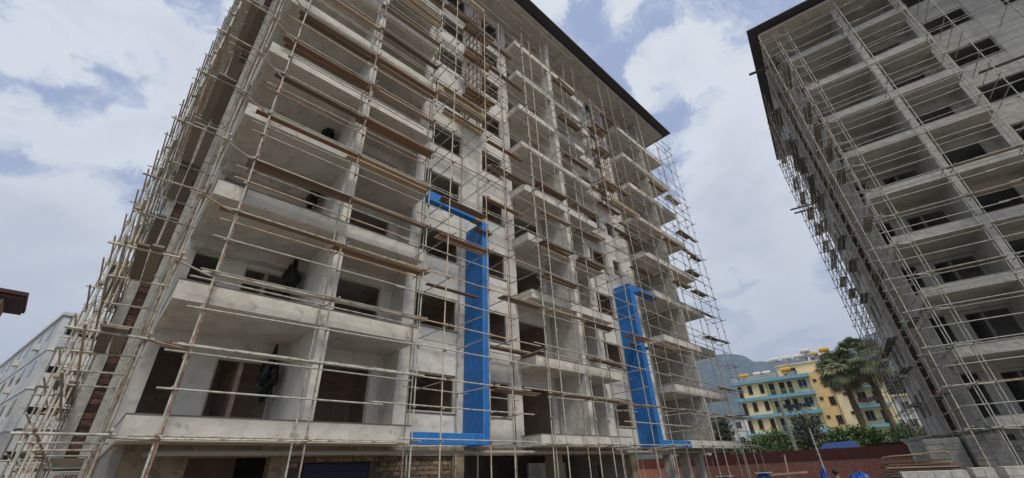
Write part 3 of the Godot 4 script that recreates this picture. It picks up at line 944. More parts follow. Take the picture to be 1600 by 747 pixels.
func red_fence() -> void:
	var t := thing("boundary_wall", "red rendered boundary wall topped with dark red sheet hoarding", "wall", F2)
	var Z := -45.0
	bx(t, "base_wall", M.red_wall, -42.0, 4.6, 0.0, 1.55, Z, 0.25)
	bx(t, "coping", M.stone_c, -42.0, 4.6, 1.55, 1.6, Z + 0.02, 0.3)
	var x := -42.0
	while x < 4.5:
		var w := minf(2.0, 4.6 - x)
		bx(t, "sheet_panel", M.red_sheet, x + 0.01, x + w - 0.01, 1.6, 2.4 + rr(-0.02, 0.02), Z - 0.08 - rr(0, 0.02), 0.03)
		x += w

func timber_stack() -> void:
	rng.seed = 77
	var t := thing("timber_stack", "heap of old grey brown scaffold boards beside the block pallets", "timber stack", F2 * Transform3D(Basis.IDENTITY, Vector3(0, 0, -25.0)))
	for k in 15:
		for j in 5:
			var y := 0.05 + k * 0.098
			var off := rr(-0.5, 0.5)
			var z := -0.55 + j * 0.27 + rr(-0.05, 0.05)
			board(t, Vector3(1.15 + off * 0.4, y, z), Vector3(3.3 + off * 0.6, y + rr(-0.03, 0.04), z + rr(-0.12, 0.12)), 0.22, 0.05, M.wood[rng.randi_range(2, 6)])
	for k in 5:
		board(t, Vector3(rr(1.1, 1.6), 1.55 + k * 0.02, rr(-0.4, 0.4)), Vector3(rr(2.6, 3.4), 1.62 + rr(0, 0.12), rr(-0.5, 0.6)), 0.22, 0.035, M.wood[2])

func pallet(x0: float, x1: float, D: float, top: float, dz: float, m: Material, label: String, rows: int) -> void:
	var t := thing("block_pallet", label, "block pallet", F2 * Transform3D(Basis.IDENTITY, Vector3((x0 + x1) / 2.0, 0, -D)), "")
	var w := x1 - x0
	for k in 3:
		bx(t, "pallet_bearer", M.wood[1], -w / 2 + k * (w - 0.1) / 2.0, -w / 2 + k * (w - 0.1) / 2.0 + 0.1, 0.0, 0.12, dz / 2, dz)
	var h := (top - 0.13) / rows
	var nx := maxi(2, int(w / 0.42))
	for r in rows:
		for i in nx:
			for j in 2:
				bx(t, "block", m, -w / 2 + w * i / nx + 0.006, -w / 2 + w * (i + 1) / nx - 0.006, 0.13 + h * r + 0.004, 0.13 + h * (r + 1) - 0.004, dz / 2 - j * dz / 2 - rr(0, 0.02), dz / 2 - 0.02)

func tarp_pile(x: float, D: float, w: float, h: float, label: String, seed_: int, sheet: bool) -> void:
	var t := thing("tarp_covered_pile", label, "tarp", F2 * Transform3D(Basis.IDENTITY, Vector3(x, 0, -D)))
	var n := FastNoiseLite.new()
	n.seed = seed_
	n.frequency = 1.4
	var st := begin()
	var N := 18
	var g := []
	for i in N + 1:
		var row := []
		for j in N + 1:
			var u := lerpf(-1, 1, float(i) / N)
			var v := lerpf(-1, 1, float(j) / N)
			var e := maxf(absf(u), absf(v))
			var y := h * (1.0 - smoothstep(0.1, 1.0, sqrt(u * u + v * v) * 0.85)) + 0.22 * h * n.get_noise_2d(u * 2.0, v * 2.0) * (1.0 if e < 0.95 else 0.2)
			row.append(Vector3(u * w / 2, maxf(y, 0.005), v * w / 2.6))
		g.append(row)
	for i in N:
		for j in N:
			quad(st, g[i][j], g[i + 1][j], g[i + 1][j + 1], g[i][j + 1], Vector3.ZERO if (g[i + 1][j] - g[i][j]).cross(g[i + 1][j + 1] - g[i][j]).y > 0 else -(g[i + 1][j] - g[i][j]).cross(g[i + 1][j + 1] - g[i][j]).normalized())
	put(t, "tarp", st.commit(), M.tarp)
	if sheet:
		var o := begin()
		quad(o, Vector3(-w * 0.22, h * 1.06, 0.3), Vector3(w * 0.3, h * 1.16, 0.3), Vector3(w * 0.34, h * 1.12, -0.3), Vector3(-w * 0.2, h * 1.05, -0.3))
		sbox(o, Vector3(-w * 0.2, h * 1.0, -0.3), Vector3(w * 0.3, h * 1.04, 0.32))
		put(t, "loose_sheet", o.commit(), M.white_sheet)

# ------------------------------------------------------------------ a seated worker, meshed from a distance field
func field(bones: Array, p: Vector3) -> Array:
	var best := 1e9
	var acc := 1e9
	var col := Color.BLACK
	for b in bones:
		var a: Vector3 = b[0]
		var ab: Vector3 = b[1] - a
		var t := clampf((p - a).dot(ab) / maxf(ab.length_squared(), 1e-9), 0.0, 1.0)
		var d := (p - a - ab * t).length() - lerpf(b[2], b[3], t)
		if d < best:
			best = d
			col = b[4]
		var k: float = b[5]
		var h := clampf(0.5 + 0.5 * (acc - d) / k, 0.0, 1.0)
		acc = lerpf(acc, d, h) - k * h * (1.0 - h)
	return [acc, col]

func surface_net(st: SurfaceTool, bones: Array, lo: Vector3, hi: Vector3, cell: float) -> void:
	var n := Vector3i(((hi - lo) / cell).ceil()) + Vector3i.ONE
	var v := PackedFloat32Array()
	v.resize(n.x * n.y * n.z)
	for z in n.z:
		for y in n.y:
			for x in n.x:
				v[x + n.x * (y + n.y * z)] = field(bones, lo + Vector3(x, y, z) * cell)[0]
	var vert := {}
	var ed := [[0, 1], [2, 3], [4, 5], [6, 7], [0, 2], [1, 3], [4, 6], [5, 7], [0, 4], [1, 5], [2, 6], [3, 7]]
	for z in n.z - 1:
		for y in n.y - 1:
			for x in n.x - 1:
				var c := []
				var neg := 0
				for k in 8:
					var f := v[x + (k & 1) + n.x * (y + ((k >> 1) & 1) + n.y * (z + (k >> 2)))]
					c.append(f)
					if f < 0.0: neg += 1
				if neg == 0 or neg == 8:
					continue
				var s := Vector3.ZERO
				var m := 0
				for e in ed:
					if (c[e[0]] < 0.0) != (c[e[1]] < 0.0):
						var t: float = c[e[0]] / (c[e[0]] - c[e[1]])
						var pa := Vector3(e[0] & 1, (e[0] >> 1) & 1, e[0] >> 2)
						var pb := Vector3(e[1] & 1, (e[1] >> 1) & 1, e[1] >> 2)
						s += pa.lerp(pb, t)
						m += 1
				var p := lo + (Vector3(x, y, z) + s / m) * cell
				var h := cell * 0.5
				var f0 := field(bones, p)
				var g := Vector3(field(bones, p + Vector3(h, 0, 0))[0] - f0[0], field(bones, p + Vector3(0, h, 0))[0] - f0[0], field(bones, p + Vector3(0, 0, h))[0] - f0[0]).normalized()
				vert[Vector3i(x, y, z)] = [p, g, f0[1]]
	for z in range(1, n.z - 1):
		for y in range(1, n.y - 1):
			for x in range(1, n.x - 1):
				var f := v[x + n.x * (y + n.y * z)]
				for ax in 3:
					var o := Vector3i(1 if ax == 0 else 0, 1 if ax == 1 else 0, 1 if ax == 2 else 0)
					var f2 := v[x + o.x + n.x * (y + o.y + n.y * (z + o.z))]
					if (f < 0.0) == (f2 < 0.0):
						continue
					var a := Vector3i(0, 1, 0) if ax == 0 else Vector3i(1, 0, 0)
					var b := Vector3i(0, 0, 1) if ax != 2 else Vector3i(0, 1, 0)
					var i0 := Vector3i(x, y, z)
					var q := [vert.get(i0), vert.get(i0 - a), vert.get(i0 - a - b), vert.get(i0 - b)]
					if q.has(null):
						continue
					for w in [[0, 1, 2], [0, 2, 3]]:
						var A = q[w[0]]
						var B = q[w[1]]
						var C = q[w[2]]
						st.set_color(A[2])
						tri(st, A[0], B[0], C[0], A[1], B[1], C[1])

func person() -> void:
	var t := thing("person", "seated worker in a dark top with short black hair beside the blue tarps", "person", F2 * Transform3D(Basis(Vector3.UP, PI - 0.5), Vector3(-0.48, 0, -19.0)))
	var shirt := Color(0.022, 0.018, 0.02)
	var jeans := Color(0.03, 0.04, 0.07)
	var skin := Color(0.28, 0.16, 0.10)
	var shoe := Color(0.03, 0.028, 0.025)
	var B := []
	var add := func(a, b, r0, r1, c, k = 0.05): B.append([a, b, r0, r1, c, k])
	add.call(Vector3(0, 0.52, 0), Vector3(0, 0.74, -0.02), 0.15, 0.14, shirt)
	add.call(Vector3(0, 0.74, -0.02), Vector3(0, 0.93, 0.02), 0.14, 0.145, shirt)
	add.call(Vector3(-0.13, 0.98, 0.02), Vector3(0.13, 0.98, 0.02), 0.075, 0.075, shirt)
	add.call(Vector3(0, 1.0, 0.02), Vector3(0, 1.10, 0.05), 0.06, 0.055, skin, 0.03)
	for s in [-1.0, 1.0]:
		add.call(Vector3(s * 0.18, 0.97, 0.02), Vector3(s * 0.23, 0.72, 0.08), 0.06, 0.048, shirt)
		add.call(Vector3(s * 0.23, 0.72, 0.08), Vector3(s * 0.15, 0.58, 0.28), 0.045, 0.033, skin, 0.03)
		add.call(Vector3(s * 0.09, 0.50, 0.02), Vector3(s * 0.13, 0.50, 0.42), 0.095, 0.07, jeans)
		add.call(Vector3(s * 0.13, 0.50, 0.42), Vector3(s * 0.13, 0.10, 0.44), 0.068, 0.045, jeans, 0.04)
		add.call(Vector3(s * 0.13, 0.055, 0.42), Vector3(s * 0.14, 0.045, 0.62), 0.05, 0.04, shoe, 0.02)
	var st := begin()
	surface_net(st, B, Vector3(-0.38, -0.06, -0.24), Vector3(0.38, 1.14, 0.72), 0.024)
	# head on its own finer grid: skull, jaw, nose, brow, ears
	var Hd := []
	var hc := Vector3(0, 1.20, 0.06)
	for q in [[Vector3(0, 0.025, -0.015), Vector3(0, 0.02, 0.015), 0.082, 0.08], [Vector3(0, -0.04, 0.03), Vector3(0, -0.075, 0.05), 0.055, 0.04], [Vector3(0, 0.0, 0.09), Vector3(0, -0.03, 0.108), 0.008, 0.014], [Vector3(-0.035, 0.02, 0.082), Vector3(0.035, 0.02, 0.082), 0.012, 0.012], [Vector3(-0.02, -0.062, 0.085), Vector3(0.02, -0.062, 0.085), 0.009, 0.009], [Vector3(-0.082, 0.0, 0.0), Vector3(-0.086, -0.03, 0.008), 0.016, 0.012], [Vector3(0.082, 0.0, 0.0), Vector3(0.086, -0.03, 0.008), 0.016, 0.012], [Vector3(0, -0.1, -0.02), Vector3(0, -0.05, -0.02), 0.055, 0.055]]:
		Hd.append([hc + q[0], hc + q[1], q[2], q[3], skin, 0.018])
	surface_net(st, Hd, hc + Vector3(-0.12, -0.15, -0.12), hc + Vector3(0.12, 0.12, 0.14), 0.009)
	# hands resting on the knees: palm, four fingers, thumb
	for s in [-1.0, 1.0]:
		var Hn := []
		var w := Vector3(s * 0.15, 0.58, 0.29)
		Hn.append([w, w + Vector3(0, -0.005, 0.07), 0.03, 0.034, skin, 0.012])
		for k in 4:
			var o := Vector3((k - 1.5) * 0.019, -0.005, 0.085)
			var l: float = [0.036, 0.042, 0.04, 0.03][k]
			Hn.append([w + o, w + o + Vector3(0, -0.006, l), 0.0095, 0.009, skin, 0.004])
			Hn.append([w + o + Vector3(0, -0.006, l), w + o + Vector3(0, -0.03, l + 0.022), 0.009, 0.008, skin, 0.004])
		Hn.append([w + Vector3(-s * 0.025, -0.005, 0.03), w + Vector3(-s * 0.052, -0.012, 0.062), 0.012, 0.0105, skin, 0.006])
		Hn.append([w + Vector3(-s * 0.052, -0.012, 0.062), w + Vector3(-s * 0.056, -0.018, 0.09), 0.0105, 0.009, skin, 0.004])
		surface_net(st, Hn, w + Vector3(-0.085, -0.06, -0.045), w + Vector3(0.085, 0.05, 0.185), 0.0065)
	put(t, "body", st.commit(), M.cloth)
	var hs := begin()
	blob(hs, hc + Vector3(0, 0.035, -0.018), Vector3(0.092, 0.085, 0.098), 3, 0.12, 10, 14)
	put(t, "hair", hs.commit(), flat(Color(0.05, 0.045, 0.04), 0.7))
	var es := begin()
	for s in [-0.03, 0.03]:
		blob(es, hc + Vector3(s, 0.004, 0.084), Vector3(0.011, 0.008, 0.008), 1, 0.0, 6, 8)
	put(t, "eyes", es.commit(), flat(Color(0.08, 0.06, 0.05), 0.3))
	var seat := thing("seat_block", "grey concrete block under the seated worker", "block", F2 * Transform3D(Basis(Vector3.UP, PI - 0.5), Vector3(-0.48, 0, -19.0)))
	bx(seat, "block", M.block_a, -0.26, 0.26, 0.0, 0.2, 0.14, 0.34)
	bx(seat, "block", M.block_b, -0.25, 0.25, 0.203, 0.405, 0.13, 0.33)

# ------------------------------------------------------------------ buildings at the far left
func white_flats() -> void:
	var xf := Transform3D(Basis(Vector3.UP, deg_to_rad(11.2)), Vector3(-4.3, 0, -49.7))
	var t := thing("white_flats", "white and pale grey block of flats with shuttered balconies behind the scaffold", "building", xf)
	bx(t, "wall", M.pale_blue, 0.0, 14.0, 0.0, 14.9, 0.0, 27.0)
	bx(t, "roof_wall", M.white_paint, 1.2, 13.0, 14.9, 16.1, -1.0, 22.0)
	bx(t, "cornice", M.white_paint, -0.15, 14.1, 14.75, 15.0, 0.15, 27.2)
	for s in 5:
		var y := 0.2 + 3.0 * s
		bx(t, "balcony_front", M.pale_blue, 0.35, 6.2, y - 0.2, y + 0.75, 1.1, 1.08)
		bx(t, "floor_band", M.white_paint, -0.06, 14.04, y - 0.35, y - 0.22, 0.06, 27.1)
		for x in [0.45, 3.4]:
			bx(t, "balcony_recess", M.glass, x, x + 2.6, y + 0.76, y + 2.6, 0.06, 0.1)
			bx(t, "shutter", M.white_paint, x, x + 2.6, y + 1.3, y + 2.65, 1.0, 0.05)
			bx(t, "shutter_post", M.gutter, x - 0.08, x - 0.02, y + 0.75, y + 2.65, 1.05, 0.08)
		for x in [8.0, 10.6]:
			small_window(t, x, x + 1.4, y + 1.0, y + 2.3, 0.02, M.gutter)
		for k in 6:
			var z := -2.2 - k * 4.1
			var w := bx(t, "window", M.glass, -0.03, 0.03, y + 1.0, y + 2.2, z, 1.3)
			w.set_meta("label", "dark side window")
			if (k + s) % 2 == 0:
				bx(t, "air_conditioner", M.white_sheet, -0.4, -0.02, y + 0.35, y + 0.85, z - 1.7, 0.8)
	tube(t, "roof_dish", M.gutter, Vector3(9, 16.1, -1.4), Vector3(9, 16.6, -1.4), 0.3)

func brown_house() -> void:
	var t := thing("brown_roofed_house", "salmon house with overhanging dark brown roof against the sky", "building", Transform3D(Basis(Vector3.UP, deg_to_rad(4.0)), Vector3(-5.75, 0, -41.4)))
	bx(t, "wall", M.salmon, -9.0, -0.95, 0.0, 13.2, -0.95, 3.0)
	bx(t, "roof", M.rust_roof, -10.5, 0.0, 13.45, 13.7, 0.0, 4.6)
	bx(t, "soffit", M.rust_roof, -10.4, -0.12, 13.25, 13.448, -0.12, 4.3)
	bx(t, "balcony_slab", M.rust_roof, -10.0, -0.5, 10.2, 10.45, -0.3, 3.0)
	bx(t, "balcony_front", M.salmon, -10.0, -0.93, 10.46, 11.6, -0.86, 0.085)
	var g := bx(t, "glazing", M.pale_blue, -8.6, -1.1, 11.62, 13.2, -0.9, 0.045)
	g.set_meta("label", "enclosed balcony glazing")
	for x in [-1.05, -3.0, -5.2]:
		bx(t, "glazing_post", M.white_paint, x - 0.05, x + 0.05, 11.6, 13.25, -0.8, 0.1)
	bx(t, "glazing_rail", M.white_paint, -8.6, -1.1, 11.605, 11.7, -0.82, 0.075)

func far_house(called: String, label: String, xf: Transform3D, w: float, d: float, h: float, m: Material, rows: int, cols: int) -> void:
	var t := thing(called, label, "building", xf)
	bx(t, "wall", m, -w / 2, w / 2, 0.0, h, 0.0, d)
	bx(t, "roof", M.rust_roof if called == "white_house" else M.cream, -w / 2 - 0.4, w / 2 + 0.4, h, h + 0.35, 0.5, d + 1.0)
	for r in rows:
		for c in cols:
			var x := -w / 2 + w * (c + 0.3) / cols
			small_window(t, x, x + w / cols * 0.4, h - 1.0 - 3.0 * r - 1.3, h - 1.0 - 3.0 * r, 0.02, M.white_paint)

func mountains() -> void:
	var n := FastNoiseLite.new()
	n.seed = 12
	n.frequency = 1.0
	n.fractal_octaves = 5
	var prof := [[-70, 5.0], [-25, 7.5], [-8, 9.0], [0, 10.3], [4, 11.2], [6.5, 11.0], [9, 10.0], [11.5, 9.2], [15, 10.1], [18.8, 11.5], [21.5, 11.7], [25, 10.8], [32, 8.5], [45, 7.0], [70, 6.0], [110, 4.0]]
	var st := begin()
	var NA := 260
	var NR := 22
	var g := []
	for i in NA + 1:
		var az := lerpf(-70.0, 110.0, float(i) / NA)
		var el := 0.0
		for k in prof.size() - 1:
			if az >= prof[k][0] and az <= prof[k + 1][0]:
				var f: float = (az - prof[k][0]) / (prof[k + 1][0] - prof[k][0])
				el = lerpf(prof[k][1], prof[k + 1][1], smoothstep(0.0, 1.0, f))
		var row := []
		for j in NR + 1:
			var f := float(j) / NR
			var r := lerpf(1300.0, 3000.0, f)
			var ridge := 3000.0 * tan(deg_to_rad(el))
			var y := ridge * pow(f, 1.35) + n.get_noise_2d(az * 0.35, f * 5.0) * 110.0 * f * (1.0 - 0.75 * f)
			y += n.get_noise_2d(az * 1.3, f * 9.0 + 40.0) * 22.0 * f
			if j == 0:
				y = -2.0
			var a := deg_to_rad(az)
			row.append(Vector3(cos(a) * r, y, -sin(a) * r))
		g.append(row)
	for i in NA:
		for j in NR:
			var nn: Vector3 = (g[i + 1][j] - g[i][j]).cross(g[i][j + 1] - g[i][j]).normalized()
			if nn.y < 0: nn = -nn
			quad(st, g[i][j], g[i + 1][j], g[i + 1][j + 1], g[i][j + 1], nn)
	put(self, "hills", st.commit(), M.hill).set_meta("kind", "structure")

func f2(x: float, y: float, D: float) -> Transform3D:
	return F2 * Transform3D(Basis.IDENTITY, Vector3(x, y, -D))

# ------------------------------------------------------------------ scene
func _ready() -> void:
	rng.seed = 20240
	# camera
	var cam := Camera3D.new()
	cam.name = "camera"
	cam.transform = Transform3D(Basis(CR, CU, -CF).orthonormalized(), CAM)
	cam.fov = 60.17
	cam.near = 0.05
	cam.far = 9000.0
	add_child(cam)
	cam.current = true
	# sky, exposure, haze
	var env := Environment.new()
	env.background_mode = Environment.BG_SKY
	env.sky = make_sky()
	env.background_energy_multiplier = 0.55
	env.tonemap_mode = Environment.TONE_MAPPER_LINEAR
	env.tonemap_exposure = 1.82
	env.sdfgi_enabled = true
	env.ssao_enabled = true
	env.ssil_enabled = true
	env.fog_enabled = true
	env.fog_density = 0.0002
	env.fog_light_color = Color(0.64, 0.75, 0.92)
	var we := WorldEnvironment.new()
	we.name = "world_environment"
	we.environment = env
	add_child(we)
	# veiled sun, high and behind the viewer's right shoulder
	var sun := DirectionalLight3D.new()
	sun.name = "sun"
	sun.transform = Transform3D(Basis.looking_at(-Vector3(-0.25, 1.15, 0.82).normalized()), Vector3(0, 60, 0))
	sun.light_energy = 0.5
	sun.light_angular_distance = 16.0
	sun.light_color = Color(1.0, 0.965, 0.91)
	sun.shadow_enabled = true
	add_child(sun)

	make_materials()
	var b := begin()
	sbox(b, Vector3.ONE * -0.5, Vector3.ONE * 0.5)
	unit_box = b.commit()
	b = begin()
	stube(b, [Vector3(0, -0.5, 0), Vector3(0, 0.5, 0)], 1.0, -1.0, 10)
	unit_tube = b.commit()

	# ground and hills
	b = begin()
	quad(b, Vector3(-4000, 0, -4000), Vector3(4000, 0, -4000), Vector3(4000, 0, 4000), Vector3(-4000, 0, 4000), Vector3.UP)
	put(self, "ground", b.commit(), M.ground).set_meta("kind", "structure")
	mountains()

	# the two blocks
	rng.seed = 1
	var blk := thing("apartment_block", "pale plastered block of flats under construction with blue facade frames", "building")
	build_block(blk, M.plaster, M.parapet, M.concrete, M.inside, M.render_grey, true)
	ground_floor_left(blk)
	rng.seed = 2
	var XR := f2(5.27, 0, 16.2)
	var blk2 := thing("apartment_block", "raw grey unplastered block of flats above the block infill and pallets", "building", XR)
	build_block(blk2, M.raw, M.raw, M.raw, M.inside_grey, M.raw, false)
	ground_floor_right(blk2)

	# scaffolding
	rng.seed = 3
	var outer := [1.02, 3.8, 6.57, 7.55, 9.45, 10.45, 12.35, 13.15, 15.1, 16.0, 17.7, 19.4, 21.1, 22.5, 24.4, 25.7, 26.9, 28.6, 29.8, 31.4, 32.6]
	var inner := [[1.12, -11.68], [3.72, -11.66], [6.78, -11.66], [7.6, -12.86], [9.46, -12.86], [10.42, -12.86], [12.3, -12.86], [13.3, -11.66], [15.2, -11.66], [17.6, -11.66], [19.5, -12.86], [21.1, -12.86], [22.6, -12.86], [24.3, -12.86], [25.8, -11.66], [28.5, -11.66], [31.3, -11.66]]
	var bays := [[1.0, 6.6, -11.66], [7.5, 12.4, -12.86], [13.1, 17.8, -11.66], [19.3, 24.45, -12.86], [25.6, 32.7, -11.66]]
	var sc := thing("scaffolding", "rusty beige tube scaffolding with plank decks before the pale plastered block", "scaffolding")
	front_scaffold(sc, outer, inner, bays, 32.5, 0.55, 1.0, 0.95, 0.023)
	decks(sc, outer, bays, {0: 0.9, 1: 0.42, 2: 0.55, 3: 0.42, 4: 0.5}, true)
	var sc2 := thing("scaffolding", "narrow side scaffolding round the brick strip and flank of the pale block", "scaffolding")
	side_scaffold(sc2, 0.5, 0.025, 0.3, 5)
	var outer2 := [0.2, 1.0, 3.55, 3.95, 6.5, 7.6, 9.9, 12.4, 14.2, 16.4, 17.8, 19.8, 21.6, 23.2]
	var inner2 := [[1.0, -11.68], [3.7, -11.66], [6.7, -11.66], [9.4, -12.86], [12.4, -12.86], [15.2, -11.66], [17.6, -11.66], [20.5, -12.86]]
	var bays2 := [[0.3, 6.7, -11.66], [7.5, 12.55, -12.86], [14.1, 17.9, -11.66], [19.5, 23.3, -12.86]]
	var sc3 := thing("scaffolding", "thin grey tube scaffolding across the balcony front of the raw grey block", "scaffolding", XR)
	front_scaffold(sc3, outer2, inner2, bays2, 24.0, 0.85, 0.2, -0.2, 0.026)
	decks(sc3, outer2, bays2, {0: 0.16, 1: 0.1, 2: 0.2, 3: 0.1}, false)
	var sc4 := thing("scaffolding", "grey side scaffolding with hanging plank ends on the raw block's flank", "scaffolding", XR)
	side_scaffold(sc4, 0.7, 0.026, 0.45, 5)
	for q in [[-13.4, 28.3, -1.9], [-24.2, 21.2, -2.3], [-24.5, 20.9, -2.1]]:
		board(sc4, Vector3(0.2, q[1], q[0]), Vector3(q[2], q[1] + 0.1, q[0] + 0.1), 0.24, 0.05, M.wood[4])

	# blue frames below, bare steel frames above
	rng.seed = 4
	var bf := thing("blue_facade_frame", "blue foam-board frame with exposed timber at its top corner, between two windows", "facade frame", Transform3D.IDENTITY, "blue facade frames")
	blue_frame(bf, 9.85, 10.18, 7.1, 9.848, 11.27, 11.3, 7.1, 9.45)
	bx(bf, "timber_block", M.wood_new, 9.5, 10.02, 11.32, 11.72, -11.9, 0.35)
	bx(bf, "timber_block", M.wood[1], 9.45, 10.3, 10.75, 10.8, -11.7, 0.3)
	var bf2 := thing("blue_facade_frame", "complete blue foam-board frame beside the grey corner balconies", "facade frame", Transform3D.IDENTITY, "blue facade frames")
	blue_frame(bf2, 21.45, 21.88, 21.882, 24.9, 11.08, 11.5, 21.882, 24.6)
	var sf := thing("steel_stud_frame", "rust red steel stud frame with timber lower rail, above the unfinished blue frame", "facade frame", Transform3D.IDENTITY, "bare steel frames")
	steel_frame(sf, 9.55, 10.1, 17.85, 27.2, 7.1, 10.15)
	var sf2 := thing("steel_stud_frame", "rust red steel stud frame under a long timber rail, near the roof corner", "facade frame", Transform3D.IDENTITY, "bare steel frames")
	steel_frame(sf2, 21.4, 21.9, 17.85, 26.85, 21.4, 25.1)

	# black bags in the loggias
	bag(Vector3(3.5, 4.45, -14.35), 1.25, 1, "bulging black plastic bag hung in the lowest corner loggia")
	bag(Vector3(3.5, 7.75, -14.45), 1.2, 2, "black plastic bag hung in the second corner loggia from below")
	bag(Vector3(3.55, 11.1, -14.35), 1.0, 3, "small black plastic bag hung in the third corner loggia from below")
	bag(Vector3(3.55, 14.6, -14.4), 1.1, 4, "black plastic bag hung in the fourth corner loggia from below")

	# far left
	white_flats()
	brown_house()
	far_house("cream_house", "cream house far behind the white flats", Transform3D(Basis(Vector3.UP, 0.1), Vector3(-16, 0, -98)), 12, 10, 17.4, M.cream, 5, 4)
	var sg := thing("site_banner", "white site banner with red lettering under the bare brick strip", "banner", Transform3D(Basis.IDENTITY, Vector3(-0.35, 0, -29.0)))
	bx(sg, "sheet", M.white_sheet, -1.3, 1.5, 1.6, 2.5, 0.0, 0.04)
	bx(sg, "rail", M.dark_metal, -1.5, 1.7, 2.53, 2.62, 0.03, 0.1)
	bx(sg, "upper_panel", M.render_grey, -1.5, 1.7, 2.62, 3.3, 0.02, 0.1)
	for s in [-1.45, 1.55]:
		bx(sg, "post", M.gutter, s, s + 0.1, 0.0, 2.53, 0.0, 0.1)
	var tm := TextMesh.new()
	tm.text = "GÜNEY"
	tm.font_size = 32
	tm.pixel_size = 0.0075
	tm.depth = 0.01
	put(sg, "lettering", tm, flat(Color(0.62, 0.10, 0.12)), Transform3D(Basis.IDENTITY, Vector3(0.35, 2.3, 0.01)))

	# beyond the site, to the right
	rng.seed = 6
	yellow_flats()
	far_house("white_house", "white house with brown roof edge seen through the scaffold's end bays", f2(-23, 0, 112), 14, 9, 10.8, M.white_paint, 3, 5)
	far_house("grey_house", "pale grey house beyond the palms beside the raw block", f2(16.5, 0, 110), 12, 9, 11.5, M.pale_blue, 3, 4)
	red_fence()
	var lo := Color(0.055, 0.10, 0.03)
	var hi := Color(0.15, 0.225, 0.06)
	tree("bushy_tree", "dark tree glimpsed through the scaffold's end bays", -11.6, 60, 6.8, 2.0, "trees along the red wall", Color(0.02, 0.035, 0.018), Color(0.045, 0.065, 0.03))
	for q in [[-8.2, 58, 4.3, 2.2, "bright green leafy tree under the far end of the yellow flats' balconies"], [-5.6, 57, 4.6, 2.4, "bright green leafy tree between the utility pole and the scaffold's end"], [-15.5, 60, 5.6, 2.3, "green tree half hidden behind the scaffold's end bays"], [0.0, 56, 4.1, 1.9, "green leafy tree right behind the blue-roofed site hut"], [2.0, 57, 4.3, 1.8, "green leafy tree at the foot of the shorter palm"], [5.2, 55, 4.2, 2.0, "green leafy tree at the foot of the taller palm"], [7.6, 57, 4.6, 2.0, "green leafy tree against the raw block's side scaffold"]]:
		tree("leafy_tree", q[4], q[0], q[1], q[2], q[3], "trees along the red wall", lo, hi)
	tree("olive_tree", "grey green loose tree beside the utility pole behind the red wall", -2.6, 58, 6.6, 2.0, "trees along the red wall", Color(0.045, 0.06, 0.035), Color(0.10, 0.12, 0.075), 1700, 0.2)
	palm("shorter fan palm with brown skirt before the yellow flats", 3.05, 70, 11.9, 2.9, 8)
	palm("taller fan palm with brown skirt before the yellow flats", 5.85, 70, 12.9, 3.3, 9)
	rng.seed = 10
	var lp := thing("utility_pole", "leaning grey concrete utility pole before the yellow flats", "pole", f2(-3.9, 0, 54))
	b = begin()
	stube(b, [Vector3(0.1, 0, 0), Vector3(0, 7.5, 0)], 0.2, 0.12)
	put(lp, "shaft", b.commit(), M.render_grey)
	tube(lp, "cross_arm", M.gutter, Vector3(-0.6, 7.2, 0), Vector3(0.7, 7.25, 0), 0.05)
	for x in [-0.5, 0.1, 0.6]:
		tube(lp, "insulator", M.white_sheet, Vector3(x, 7.25, 0), Vector3(x, 7.45, 0), 0.05)
	var hut := thing("site_hut", "site hut with bright blue tarpaulin roof behind the red wall", "hut", f2(-0.25, 0, 47.5))
	bx(hut, "wall", M.cream, -1.3, 1.3, 0.0, 2.4, 0.0, 2.4)
	b = begin()
	quad(b, Vector3(-1.55, 2.3, 0.3), Vector3(1.5, 2.3, 0.3), Vector3(1.15, 2.95, -1.0), Vector3(-0.95, 2.85, -1.0))
	quad(b, Vector3(-1.55, 2.3, -2.7), Vector3(1.5, 2.3, -2.7), Vector3(1.15, 2.95, -1.0), Vector3(-0.95, 2.85, -1.0), Vector3(0, 0.9, -0.4).normalized())
	var t1 := Vector3(-0.7, 0.7, 0).normalized()
	tri(b, Vector3(-1.55, 2.3, 0.3), Vector3(-1.55, 2.3, -2.7), Vector3(-0.95, 2.85, -1.0), t1, t1, t1)
	var t2 := Vector3(0.7, 0.7, 0).normalized()
	tri(b, Vector3(1.5, 2.3, 0.3), Vector3(1.5, 2.3, -2.7), Vector3(1.15, 2.95, -1.0), t2, t2, t2)
	put(hut, "tarpaulin_roof", b.commit(), M.tarp)
	var sh := thing("storage_shed", "low shed with brown roof and pale boxes behind the red wall", "shed", f2(2.9, 0, 47.5))
	bx(sh, "wall", M.bark, -1.2, 1.0, 0.0, 2.45, 0.0, 2.0)
	bx(sh, "roof", M.rust_roof, -1.35, 1.1, 2.45, 2.6, 0.2, 2.4)
	for k in 3:
		bx(sh, "pale_box", M.white_sheet, 1.05 + k * 0.62, 1.6 + k * 0.62, 2.35 + 0.08 * k, 2.8 + 0.08 * k, -0.2, 0.5)
	bx(sh, "side_wall", M.cream, 1.0, 2.95, 0.0, 2.35, -0.1, 1.6)
	# on the ground before the wall
	timber_stack()
	rng.seed = 12
	pallet(1.38, 3.1, 22, 1.12, 1.0, M.block_w, "long pallet of white lightweight blocks before the timber heap", 4)
	pallet(3.27, 3.8, 22.2, 1.17, 1.0, M.block_w, "narrow pallet of white blocks between two wider pallets", 4)
	pallet(4.0, 5.1, 22, 1.18, 1.0, M.block_w, "pallet of grey white blocks at the foot of the raw block's wall", 4)
	pallet(3.2, 3.95, 36, 2.3, 1.0, M.block_w, "tall stack of white panels where the red wall ends", 9)
	pallet(3.05, 4.3, 28.4, 2.25, 1.0, M.block_a, "head-high stack of grey blocks beside the raw block's corner column", 9)
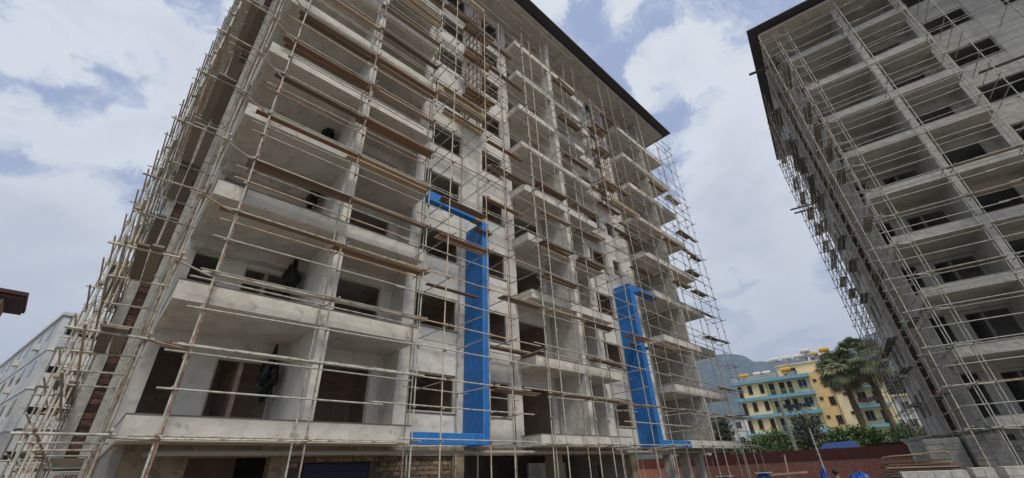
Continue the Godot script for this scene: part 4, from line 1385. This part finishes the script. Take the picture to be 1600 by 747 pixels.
	pallet(4.4, 5.6, 27.9, 2.3, 1.0, M.block_b, "head-high stack of darker grey blocks against the raw block's corner", 9)
	tarp_pile(-4.15, 30, 1.6, 1.1, "blue tarp pile with a loose white sheet on top, left of the timber cross", 4, true)
	tarp_pile(-6.25, 30, 1.7, 1.0, "blue tarp pile with white sheet by the scaffold's foot", 5, true)
	tarp_pile(0.15, 24, 1.9, 1.06, "low blue tarp pile before the timber heap", 6, false)
	tarp_pile(-0.86, 20.5, 0.55, 1.3, "narrow blue tarp draped over a post beside the worker", 7, false)
	var post := thing("marker_post", "thin pale ribbed post rising before the red wall", "post", f2(-0.98, 0, 25))
	tube(post, "shaft", M.white_sheet, Vector3(0.02, 0, 0), Vector3(0, 2.85, 0), 0.022)
	for k in 10:
		tube(post, "rib", M.gutter, Vector3(-0.09, 0.5 + k * 0.22, 0), Vector3(0.09, 0.5 + k * 0.22, 0), 0.012)
	var crs := thing("timber_cross", "timber post with a cross rail before the red wall", "post", f2(-2.9, 0, 30))
	board(crs, Vector3(-0.1, 0, 0), Vector3(0.12, 1.95, 0), 0.09, 0.07, M.wood[2], "upright")
	board(crs, Vector3(-0.95, 1.0, 0.06), Vector3(0.95, 1.08, 0.06), 0.06, 0.09, M.wood[2], "cross_rail")
	var lad := thing("step_ladder", "blue stepladder standing in the open ground floor", "ladder", Transform3D(Basis(Vector3.UP, 0.5), Vector3(19.3, 0, -14.5)))
	for s in [-0.2, 0.2]:
		tube(lad, "rail", M.navy, Vector3(-0.55, 0, s * 1.3), Vector3(0, 1.85, s), 0.03)
		tube(lad, "rail", M.navy, Vector3(0.55, 0, s * 1.3), Vector3(0.03, 1.85, s), 0.03)
	for k in 6:
		var f := (k + 1) / 7.0
		tube(lad, "rung", M.gutter, Vector3(-0.55 * (1 - f), 1.85 * f, -0.23), Vector3(-0.55 * (1 - f), 1.85 * f, 0.23), 0.02)
	person()
	print("nodes ", count(self))

func count(n: Node) -> int:
	var c := 1
	for k in n.get_children():
		c += count(k)
	return c
